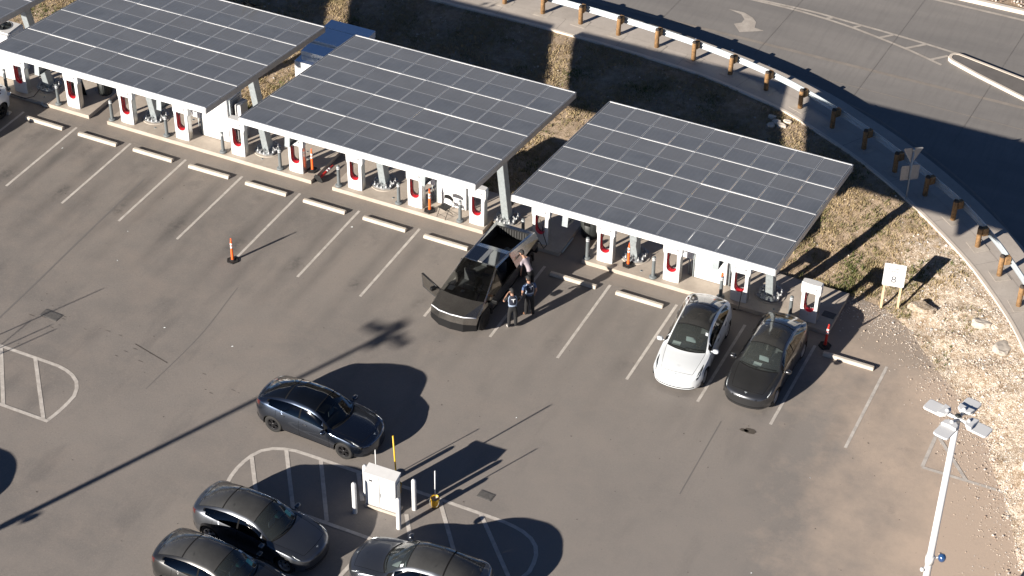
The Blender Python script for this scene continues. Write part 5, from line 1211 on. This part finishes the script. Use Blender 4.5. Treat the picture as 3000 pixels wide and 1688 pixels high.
    for s in (-1, 1):
        quad(hl, [(X(.06), 0, .965), (X(.12), s*.50, .95), (X(.08), s*.50, .66), (X(.02), 0, .67)]); quad(hl, [(X(.12), s*.50, .95), (X(.34), s*.93, .905), (X(.30), s*.945, .62), (X(.08), s*.50, .66)])
    for s in (-1, 1): quad(hl, [(X(.34), s*.93, .905), (X(.34), s*.93, .955), (X(.42), s*.985, .93), (X(.40), s*.95, .60), (X(.30), s*.945, .62)])
    hull = hl.build('body', STEEL, t, recalc=True)
    lb = MB()
    for s in (-1, 1):
        lb.tube([(X(.055), 0, .99), (X(.115), s*.50, .975), (X(.335), s*.925, .93)], .022, 6)
    lb.build('light_bar', M['ledbar'], t)
    bp = MB()
    for s in (-1, 1):
        quad(bp, [(X(.02), 0, .67), (X(.08), s*.50, .66), (X(.06), s*.5, .34), (X(.0), 0, .34)]); quad(bp, [(X(.08), s*.50, .66), (X(.30), s*.945, .62), (X(.32), s*.95, .34), (X(.06), s*.5, .34)])
    for s in (-1, 1):
        bp.prism([(X(.02), 0 + s*.0), (X(.06), s*.5), (X(.36), s*.95), (X(.6), s*.95), (X(.6), 0)], .33, .36)
        quad(bp, [(X(.34), s*.945, .62), (X(.40), s*.955, .60), (X(.64), s*.955, .60), (X(.60), s*.955, .34), (X(.36), s*.95, .34)])
    bp.build('front_bumper', M['black'], t)
    rbp = MB(); rbp.box(X(5.70), X(5.56), -.94, .94, .42, .70); rbp.build('rear_bumper', M['black'], t, bevel=.02)
    # arches, wheels
    for u, nm in ((.97, 'front'), (4.62, 'rear')):
        for s in (-1, 1):
            b = MB(); o2 = [(-.60,.36),(-.52,.74),(-.34,.94),(.34,.94),(.52,.74),(.60,.36)]; i2 = [(-.49,.36),(-.44,.68),(-.28,.84),(.28,.84),(.44,.68),(.49,.36)]
            for y0 in (s*1.0, s*.955): pass
            n = 6; vs = [(X(u) + x, s*1.005, z) for x, z in o2] + [(X(u) + x, s*1.01, z) for x, z in i2] + [(X(u) + x, s*.70, z) for x, z in i2] + [(X(u) + x, s*.95, z) for x, z in o2]
            b.add(vs, [(k*n + i, k*n + i + 1, ((k+1) % 4)*n + i + 1, ((k+1) % 4)*n + i) for k in range(4) for i in range(n - 1)]); b.build('arch_cladding', M['black'], t)
            w = thing('wheel', None, None, (X(u), s*.86, .44)); w.parent = t; w.rotation_euler = (0, 0, 0 if s > 0 else math.pi)
            b = MB(); b.lathe([(.27,-.12),(.38,-.14),(.425,-.12),(.44,-.08),(.44,.08),(.425,.12),(.38,.14),(.27,.12)], n=32, axis='y'); b.build('tyre', M['rubber'], w)
            b = MB(); b.lathe([(.29,.11),(.27,.13),(.12,.125),(0,.12)], n=7, axis='y', smooth=False); b.build('rim', M['steel'] if False else M['black'], w)
    ub = MB(); ub.box(X(5.4), X(.4), -.72, .72, .34, .60)
    for s in (-1, 1): ub.box(X(4.05), X(1.55), min(s*.72, s*.95), max(s*.72, s*.95), .36, .52)
    ub.build('underbody', M['matte'], t)
    # bed vault
    bd = MB(); x0, x1 = X(5.40), X(3.78); z0 = .92
    quad(bd, [(x0, -.66, z0), (x1, -.66, z0), (x1, .66, z0), (x0, .66, z0)]); quad(bd, [(x1, -.645, 1.60), (x1, .645, 1.60), (x1, .66, z0), (x1, -.66, z0)]); quad(bd, [(x0, .70, 1.375), (x0, -.70, 1.375), (x0, -.66, z0), (x0, .66, z0)])
    for s in (-1, 1): quad(bd, [(x1, s*.645, 1.60), (x1, s*.66, z0), (x0, s*.66, z0), (x0, s*.70, 1.375)])
    bd.build('bed', M['bedlin'], t)
    b = MB()
    for k in range(11): y = -.55 + k * .11; b.box(x0 + .002, x0 + .022, y - .02, y + .02, 1.02, 1.33)
    b.build('tailgate_ribs', M['ribs'], t)
    # interior
    ci = MB(); ci.box(X(3.7), X(1.0), -.84, .84, .60, .64); ci.box(X(3.76), X(3.70), -.62, .62, .62, 1.58); it = ci.build('cabin', M['cabin'], t)
    for u in (2.15, 3.2):
        for s in (-1, 1):
            b = MB(); b.box(X(u + .25), X(u - .3), s*.38 - .26, s*.38 + .26, .66, .84); b.box(X(u + .36), X(u + .24), s*.38 - .24, s*.38 + .24, .74, 1.34 if u < 3 else 1.28); b.box(X(u + .36), X(u + .27), s*.38 - .13, s*.38 + .13, 1.36, 1.52 if u < 3 else 1.42); b.build('seat', M['pseat'], it, bevel=.04)
    b = MB(); b.tube([(X(1.72) + .04*math.sin(q), .38 + .18*math.cos(q), 1.10 + .13*math.sin(q)) for q in np.linspace(0, 2*math.pi, 19)[:-1]], .018, 7, closed=True); b.build('steering_wheel', M['seat'], it)
    b = MB(); b.box(X(1.56), X(1.54), -.22, .22, 1.12, 1.34); b.build('screen', M['screen'], it)
    b = MB(); b.box(X(1.40), X(1.28), -.20, -.08, 1.145, 1.15); b.box(X(1.45), X(1.2), -.72, -.50, 1.145, 1.17); b.build('dash_paper', M['paper'], it)
    # doors: left pair shut with the window openings clear, right front swung open
    def door(s, u0, u1, nm):
        b = MB(); yt = .985; quad(b, [(X(u0), s*.995, 1.0), (X(u1), s*1.0, 1.05), (X(u1), s*.955, .46), (X(u0), s*.955, .46)]); quad(b, [(X(u1), s*.93, 1.05), (X(u0), s*.92, 1.0), (X(u0), s*.88, .46), (X(u1), s*.88, .46)]); quad(b, [(X(u0), s*.995, 1.0), (X(u0), s*.92, 1.0), (X(u1), s*.93, 1.05), (X(u1), s*1.0, 1.05)])
        quad(b, [(X(u0), s*.995, 1.0), (X(u0), s*.955, .46), (X(u0), s*.88, .46), (X(u0), s*.92, 1.0)]); quad(b, [(X(u1), s*1.0, 1.05), (X(u1), s*.93, 1.05), (X(u1), s*.88, .46), (X(u1), s*.955, .46)]); return b
    d1 = door(1, 1.19, 2.40, 'front_door').build('front_door', STEEL, t); d2 = door(1, 2.41, 3.61, 'rear_door').build('rear_door', STEEL, t); d3 = door(-1, 2.41, 3.61, 'rear_door').build('rear_door', STEEL, t)
    for dr, s, u0, u1 in ((d1, 1, 1.24, 2.36), (d3, -1, 2.46, 3.40)):
        b = MB(); top = lambda u: (s * np.interp(u, [1.1, 2.44, 3.52], [.925, .715, .74]), np.interp(u, [1.1, 2.44, 3.52], [1.17, 1.725, 1.62])); (ya, za), (yb_, zb_) = top(u0), top(u1)
        quad(b, [(X(u0), s*.985, 1.0), (X(u1), s*.985, 1.05), (X(u1), yb_, zb_), (X(u0), ya, za)]); b.build('window', M['glassd'], dr)
    b = MB(); b.tube([(X(2.42), .975, 1.04), (X(2.44), .72, 1.72)], .03, 6); b.tube([(X(2.42), -.975, 1.04), (X(2.44), -.72, 1.72)], .03, 6); b.build('centre_pillar', M['black'], t)
    d4 = thing('front_door', None, None, (X(1.17), -.955, 0)); d4.parent = t; d4.rotation_euler = (0, 0, R(62)); d4['label'] = 'front door swung wide open'
    def rel(mb): mb.v = [(v[0] - X(1.17), v[1] + .955, v[2]) for v in mb.v]; return mb
    rel(door(-1, 1.19, 2.38, 'front_door')).build('door_panel', STEEL, d4)
    b = MB(); b.tube([(X(1.22), -.94, .45), (X(2.38), -.94, .45), (X(2.40), -.965, 1.05)], .035, 6); rel(b).build('door_seal', M['black'], d4)
    b = MB(); b.tube([(X(1.21), -.955, 1.01), (X(1.8), -.96, 1.035), (X(2.37), -.965, 1.06)], .04, 6); rel(b).build('door_top', M['black'], d4)
    b = MB(); quad(b, [(X(1.3), -.915, .95), (X(2.3), -.92, .98), (X(2.3), -.875, .52), (X(1.3), -.875, .52)]); rel(b).build('door_lining', M['cabin'], d4)
    for par, s, r_ in ((d4, -1, True), (d1, 1, False)):
        b = MB(); b.tube([(X(1.36), s*.97, 1.03), (X(1.34), s*1.10, 1.07)], .03, 6); b.box(X(1.42), X(1.28), min(s*1.08, s*1.30), max(s*1.08, s*1.30), 1.02, 1.17)
        (rel(b) if r_ else b).build('side_mirror', M['black'], par, bevel=.03)
    b = MB()
    for k in range(5):
        b.add([(X(4.6) + .22*math.cos(1.26*k), .12 + .2*math.sin(1.26*k), .93), (X(4.6) + .2*math.cos(1.26*(k+1)), .12 + .18*math.sin(1.26*(k+1)), .93), (X(4.6), .12, 1.10)], [(0, 1, 2)])
    tag(b.build('grey_cloth', M['cloth'], loc=(23.40, -2.67, 0)), 'crumpled blue grey cloth lying in the open pickup bed', 'cloth').rotation_euler = (0, 0, R(-90))
    return t
M['glassm'] = m_glass('pickup_glass', (.40, .43, .42), .03); M['bedlin'] = mat('bed_liner', (.007, .007, .007), .85); M['pseat'] = mat('pickup_seat', (.085, .088, .09), .7); M['cloth'] = mat('grey_cloth', (.16, .19, .22), .9)
M['ribs'] = mat('bed_ribs', (.05, .05, .05), .7)
make_pickup()
b = MB(); b.tube([(24.28, .10, .98), (24.42, .16, .92), (24.52, .30, .55), (24.45, .75, .40), (24.20, .98, .65), (24.12, 1.02, 1.0), (24.02, 1.0, 1.32)], .017, 8); b.tube([(24.24, .08, 1.0), (24.40, .15, .95)], .034, 8)
tag(b.build('charging_cable', M['black']), 'black charging cable hanging from the charger behind the pickup bed', 'cable')
# ------------------------------------------------------------------ people
SKINC = mat('skin', (.36, .20, .135), .55)
CL = dict(black=mat('black_cloth', (.008, .008, .009), .85), charcoal=mat('charcoal_cloth', (.011, .011, .012), .85), navy=mat('navy_vest', (.009, .012, .026), .8), blue=mat('blue_shirt', (.06, .10, .20), .85), pale=mat('pale_mauve_shirt', (.30, .255, .28), .85), cap=mat('black_cap', (.016, .0155, .0155), .8), silver=mat('silver_tape', (.26, .32, .42), .45), hair=mat('dark_hair', (.03, .02, .015), .7), shoe=mat('dark_shoe', (.03, .027, .025), .6), whiteshoe=mat('white_shoe', (.66, .63, .60), .6), brown=mat('brown_boot', (.17, .085, .045), .7), letter=mat('white_print', (.75, .76, .78), .6))
def skin_body(name, J, E, matfn, mats, parent):
    """J: joint -> (pos, radius); E: bones. One skinned, subdivided surface; material per face by nearest bone"""
    names = list(J); ix = {n: i for i, n in enumerate(names)}
    me = bpy.data.meshes.new(name); me.from_pydata([J[n][0] for n in names], [(ix[a], ix[b]) for a, b in E], [])
    o = bpy.data.objects.new(name, me); COL.objects.link(o)
    sk = o.modifiers.new('s', 'SKIN'); sk.use_smooth_shade = True; sk.branch_smoothing = .3
    if not me.skin_vertices: me.attributes  # layer is made by the modifier
    lay = me.skin_vertices[0] if me.skin_vertices else None
    if lay is None:
        bm = bmesh.new(); bm.from_mesh(me); bm.verts.layers.skin.verify(); bm.to_mesh(me); bm.free(); lay = me.skin_vertices[0]
    for n in names:
        r = J[n][1]; lay.data[ix[n]].radius = r if isinstance(r, tuple) else (r, r); lay.data[ix[n]].use_root = n == 'pelvis'
    sb = o.modifiers.new('u', 'SUBSURF'); sb.levels = 2; sb.render_levels = 2
    dg = bpy.context.evaluated_depsgraph_get(); dg.update(); m2 = bpy.data.meshes.new_from_object(o.evaluated_get(dg)); bpy.data.objects.remove(o)
    m2.materials.clear()
    for m in mats: m2.materials.append(m)
    P = {n: Vector(J[n][0]) for n in names}
    def near(c):
        best = (9, None)
        for a, b in E:
            ab = P[b] - P[a]; t = max(0, min(1, (c - P[a]).dot(ab) / max(1e-9, ab.length_squared))); d = (c - P[a] - ab * t).length
            if d < best[0]: best = (d, (a, b, t))
        return best[1]
    for p in m2.polygons:
        p.use_smooth = True; p.material_index = matfn(near(p.center), p.center)
    q = bpy.data.objects.new(name, m2); COL.objects.link(q); q.parent = parent; return q
def person(label, loc, rz, pose, shirt, pants, shoes, vest=False, sleeves='short'):
    t = thing('person', label, 'person', (loc[0], loc[1], 0), rz, None)
    J = {k: v for k, v in pose['J'].items()}; E = [('pelvis','waist'),('waist','chest'),('chest','neck'),('neck','head'),('head','crown'),('chest','shL'),('chest','shR'),('shL','elL'),('elL','wrL'),('shR','elR'),('elR','wrR'),('wrL','palmL'),('wrR','palmR'),
         ('pelvis','hipL'),('pelvis','hipR'),('hipL','knL'),('knL','anL'),('anL','toL'),('hipR','knR'),('knR','anR'),('anR','toR')]
    for s in 'LR':
        w, p = Vector(J['wr' + s][0]), Vector(J['palm' + s][0]); d = (p - w).normalized(); sd = Vector(pose['thumb'][s]).normalized(); nn = d.cross(sd).normalized()
        for k, (f, l) in enumerate((('index', .075), ('middle', .082), ('ring', .076), ('little', .060))):
            b0 = p + sd * (.030 - .020 * k); J[f + s + '1'] = (tuple(b0 + d * .035), .0095); J[f + s + '2'] = (tuple(b0 + d * (.035 + l * .55) + nn * .012), .0088); J[f + s + '3'] = (tuple(b0 + d * (.035 + l * .9) + nn * .035), .0072)
            E += [('palm' + s, f + s + '1'), (f + s + '1', f + s + '2'), (f + s + '2', f + s + '3')]
        J['thumb' + s + '1'] = (tuple(w + d * .03 + sd * .035), .012); J['thumb' + s + '2'] = (tuple(w + d * .075 + sd * .055 + nn * .012), .010); E += [('wr' + s, 'thumb' + s + '1'), ('thumb' + s + '1', 'thumb' + s + '2')]
    def mf(bn, c):
        if bn is None: return 0
        a, b, tt = bn; k = a + b
        if b.startswith('sh') and b[:2] == 'sh': return 1
        if a[:2] == 'sh': return 1 if tt < (.62 if sleeves == 'short' else 2) else 0
        if a in ('elL', 'elR'): return 1 if sleeves == 'long' else 0
        if a in ('pelvis', 'waist', 'chest') and b in ('waist', 'chest', 'neck'): return 2 if (a == 'pelvis' and tt < .35) else (1 if not (b == 'neck' and tt > .75) else 0)
        if b[:3] == 'hip' or a[:3] == 'hip' or a[:2] == 'kn': return 2
        if a[:2] == 'an': return 3
        return 0
    body = skin_body('body', J, E, mf, [SKINC, shirt, pants, shoes], t)
    # head details: face, ears, hair, cap
    hp = Vector(J['head'][0]); cr = Vector(J['crown'][0]); upv = (cr - hp).normalized(); fwd = Vector(pose['face']).normalized(); fwd = (fwd - upv * fwd.dot(upv)).normalized(); sdv = upv.cross(fwd)
    c = hp + upv * .045 + fwd * .012
    F = lambda f, s, u: tuple(c + fwd * f + sdv * s + upv * u)
    def ell(mb, cc, rf, rs, ru, n=14, m=8, u0=-1., mat_=0):
        vs = []; st = math.asin(u0) if u0 > -1 else -math.pi / 2
        for i in range(m + 1):
            th = st + (math.pi / 2 - st) * i / m
            for j in range(n): a = 2 * math.pi * j / n; vs.append(F(cc[0] + rf * math.cos(th) * math.cos(a), cc[1] + rs * math.cos(th) * math.sin(a), cc[2] + ru * math.sin(th)))
        mb.add(vs, [(i * n + j, i * n + (j + 1) % n, (i + 1) * n + (j + 1) % n, (i + 1) * n + j) for i in range(m) for j in range(n)], mat_, True)
    b = MB(); ell(b, (0, 0, .0), .098, .077, .118); ell(b, (.03, 0, -.065), .062, .055, .055); b.tube([F(.088, 0, .02), F(.108, 0, -.02), F(.118, 0, -.035), F(.10, 0, -.045)], [.008, .012, .015, .008], 8)
    for s in (-1, 1): ell(b, (-.005, s * .078, -.01), .022, .010, .033, 8, 5)
    b.build('head_skin', SKINC, body)
    b = MB()
    for s in (-1, 1): ell(b, (.083, s * .032, .012), .012, .014, .008, 8, 5)
    b.build('eyes', CL['hair'], body)
    b = MB(); ell(b, (.087, 0, -.066), .010, .024, .006, 8, 5); b.build('mouth', mat('lips', (.38, .16, .13), .6) if 'lips' not in bpy.data.materials else bpy.data.materials['lips'], body)
    b = MB(); ell(b, (-.022, 0, .0), .090, .080, .115, 16, 8, -.55); b.build('hair', CL['hair'], t)
    b = MB(); ell(b, (-.004, 0, .035), .108, .088, .098, 18, 8, -.02); n = 9
    rim = [F(.085 + .105 * math.cos(a) * 1.0, .078 * math.sin(a), .030 - .02 * math.cos(a)) for a in np.linspace(-math.pi/2, math.pi/2, n)]; rim0 = [F(.085 + .01 * math.cos(a), .080 * math.sin(a), .040) for a in np.linspace(-math.pi/2, math.pi/2, n)]
    b.add(rim0 + rim, [(i, i + 1, n + i + 1, n + i) for i in range(n - 1)]); b.add([(v[0], v[1], v[2] - .006) for v in rim0 + rim], [(n + i, n + i + 1, i + 1, i) for i in range(n - 1)]); b.build('cap', CL['cap'], t)
    if vest:
        lv = [('waist', -.06, .155, .118), ('waist', .06, .165, .128), ('chest', -.04, .185, .138), ('chest', .06, .19, .138), ('chest', .135, .165, .115), ('chest', .185, .105, .085)]
        pw, pc_ = Vector(J['waist'][0]), Vector(J['chest'][0]); ax = (pc_ - pw).normalized(); sh = (Vector(J['shL'][0]) - Vector(J['shR'][0])).normalized(); fr2 = sh.cross(ax).normalized(); n = 20; R_ = []
        for nm, dz, rs, rf in lv:
            cc = (pw if nm == 'waist' else pc_) + ax * dz; R_.append([tuple(cc + sh * rs * math.cos(a) + fr2 * rf * math.sin(a)) for a in [2 * math.pi * k / n for k in range(n)]])
        b = MB(); b.add(sum(R_, []), [(i * n + k, i * n + (k + 1) % n, (i + 1) * n + (k + 1) % n, (i + 1) * n + k) for i in range(len(R_) - 1) for k in range(n)], 0, True); vs = b.build('vest', CL['navy'], t)
        b = MB()
        r0 = [Vector(p) for p in R_[0]]; r1 = [Vector(p) for p in R_[1]]; cc = sum(r0, Vector()) / n
        A = [tuple(cc + (p * .75 + q * .25 - cc) * 1.025) for p, q in zip(r0, r1)]; B = [tuple(cc + ax * .055 + (p * .5 + q * .5 - cc - ax * 0) * 1.03 - ax * .0) for p, q in zip(r0, r1)]
        b.add(A + B, [(k, (k + 1) % n, n + (k + 1) % n, n + k) for k in range(n)])
        for k in (2, 7, 12, 18):
            for i in range(len(R_) - 1):
                c2 = sum((Vector(p) for p in R_[i]), Vector()) / n; c3 = sum((Vector(p) for p in R_[i + 1]), Vector()) / n
                e = lambda c0, R0, kk: tuple(c0 + (Vector(R0[kk % n]) - c0) * 1.03)
                h0 = lambda c0, R0, f: tuple(c0 + ((Vector(R0[k % n]) * (1 - f) + Vector(R0[(k + 1) % n]) * f) - c0) * 1.035)
                b.add([h0(c2, R_[i], 0), h0(c2, R_[i], .7), h0(c3, R_[i + 1], .7), h0(c3, R_[i + 1], 0)], [(0, 1, 2, 3)])
        b.build('reflective_tape', CL['silver'], vs)
        bk = -fr2; base = pc_ + ax * .02 + bk * .158; e2 = lambda a, z0: tuple(base + sh * a + ax * z0 + bk * (.0 - .30 * a * a * 4))
        b = MB(); b.add([e2(-.085, .075), e2(.085, .075), e2(.07, .045), e2(.0, .055), e2(-.07, .045)], [(0, 1, 2, 3, 4)]); b.add([e2(-.028, .05), e2(.028, .05), e2(0, -.095)], [(0, 1, 2)]); b.build('back_print', CL['letter'], vs)
    return t
# local +x is where the person faces, y is to their left
def stand(h=1.76, lean=0., stance=.11, la=None, ra=None, fwd=.0, face=(1, 0, -.25), thumb=None, step=.0):
    k = h / 1.76; f = lambda x, y, z: (x * k, y * k, z * k)
    J = dict(pelvis=(f(0, 0, .95), (.115, .145)), waist=(f(.01 + lean * .25, 0, 1.10), (.105, .135)), chest=(f(.0 + lean * .75, 0, 1.33), (.118, .155)), neck=(f(.02 + lean, 0, 1.50), .055), head=(f(.05 + lean * 1.15, 0, 1.60), (.075, .068)), crown=(f(.055 + lean * 1.2, 0, 1.70), .06),
             hipL=(f(0, .095, .90), .100), hipR=(f(0, -.095, .90), .100), knL=(f(.03 + step * .5, stance, .50), .080), knR=(f(.03 - step * .5, -stance, .50), .080), anL=(f(0 + step, stance * 1.1, .10), .062), anR=(f(-step, -stance * 1.1, .10), .062), toL=(f(.17 + step, stance * 1.4, .045), .040), toR=(f(.17 - step, -stance * 1.4, .045), .040))
    la = la or [(.0, .215, 1.42), (-.03, .27, 1.14), (.08, .27, .92), (.10, .265, .85)]; ra = ra or [(.0, -.215, 1.42), (-.03, -.27, 1.14), (.08, -.27, .92), (.10, -.265, .85)]
    for s, A in (('L', la), ('R', ra)):
        A = [(p[0] + (lean * .85 if i == 0 else lean * .6), p[1], p[2]) for i, p in enumerate(A)]
        for n, p, r in zip(('sh', 'el', 'wr', 'palm'), A, (.062, .044, .030, .030)): J[n + s] = (f(*p), r)
    return dict(J=J, face=face, thumb=thumb or {'L': (1, -.2, 0), 'R': (1, .2, 0)})
# two in reflective vests, backs to the camera, looking at the pickup
person('person in navy reflective vest and white shoes, hand raised to the face, by the pickup', (25.27, -4.06), R(128),
       stand(1.77, .06, .12, la=[(.0,.215,1.42),(.10,.31,1.20),(.26,.17,1.34),(.29,.11,1.40)], ra=[(.0,-.215,1.42),(.06,-.27,1.18),(.26,-.12,1.22),(.31,-.05,1.26)], face=(1, .25, -.45), thumb={'L': (0, -.3, 1), 'R': (0, .3, 1)}), CL['black'], CL['charcoal'], CL['whiteshoe'], vest=True)
person('person in a dark cap, navy reflective vest and blue short sleeves, brown boots', (25.53, -3.12), R(140),
       stand(1.78, .08, .11, face=(1, .1, -.6), la=[(.0,.215,1.42),(.02,.27,1.15),(.16,.22,.95),(.20,.20,.89)], step=.06), CL['blue'], CL['black'], CL['brown'], vest=True)
J3 = stand(1.76, .34, .12, la=[(.0,.215,1.38),(.02,.30,1.13),(.05,.26,.90),(.07,.25,.83)], ra=[(.0,-.215,1.36),(.22,-.26,1.28),(.46,-.20,1.30),(.53,-.18,1.31)], face=(1, .1, -.35))
person('person in a black cap and pale short sleeved shirt leaning to the pickup window', (24.93, -1.78), R(163), J3, CL['pale'], CL['black'], CL['shoe'])
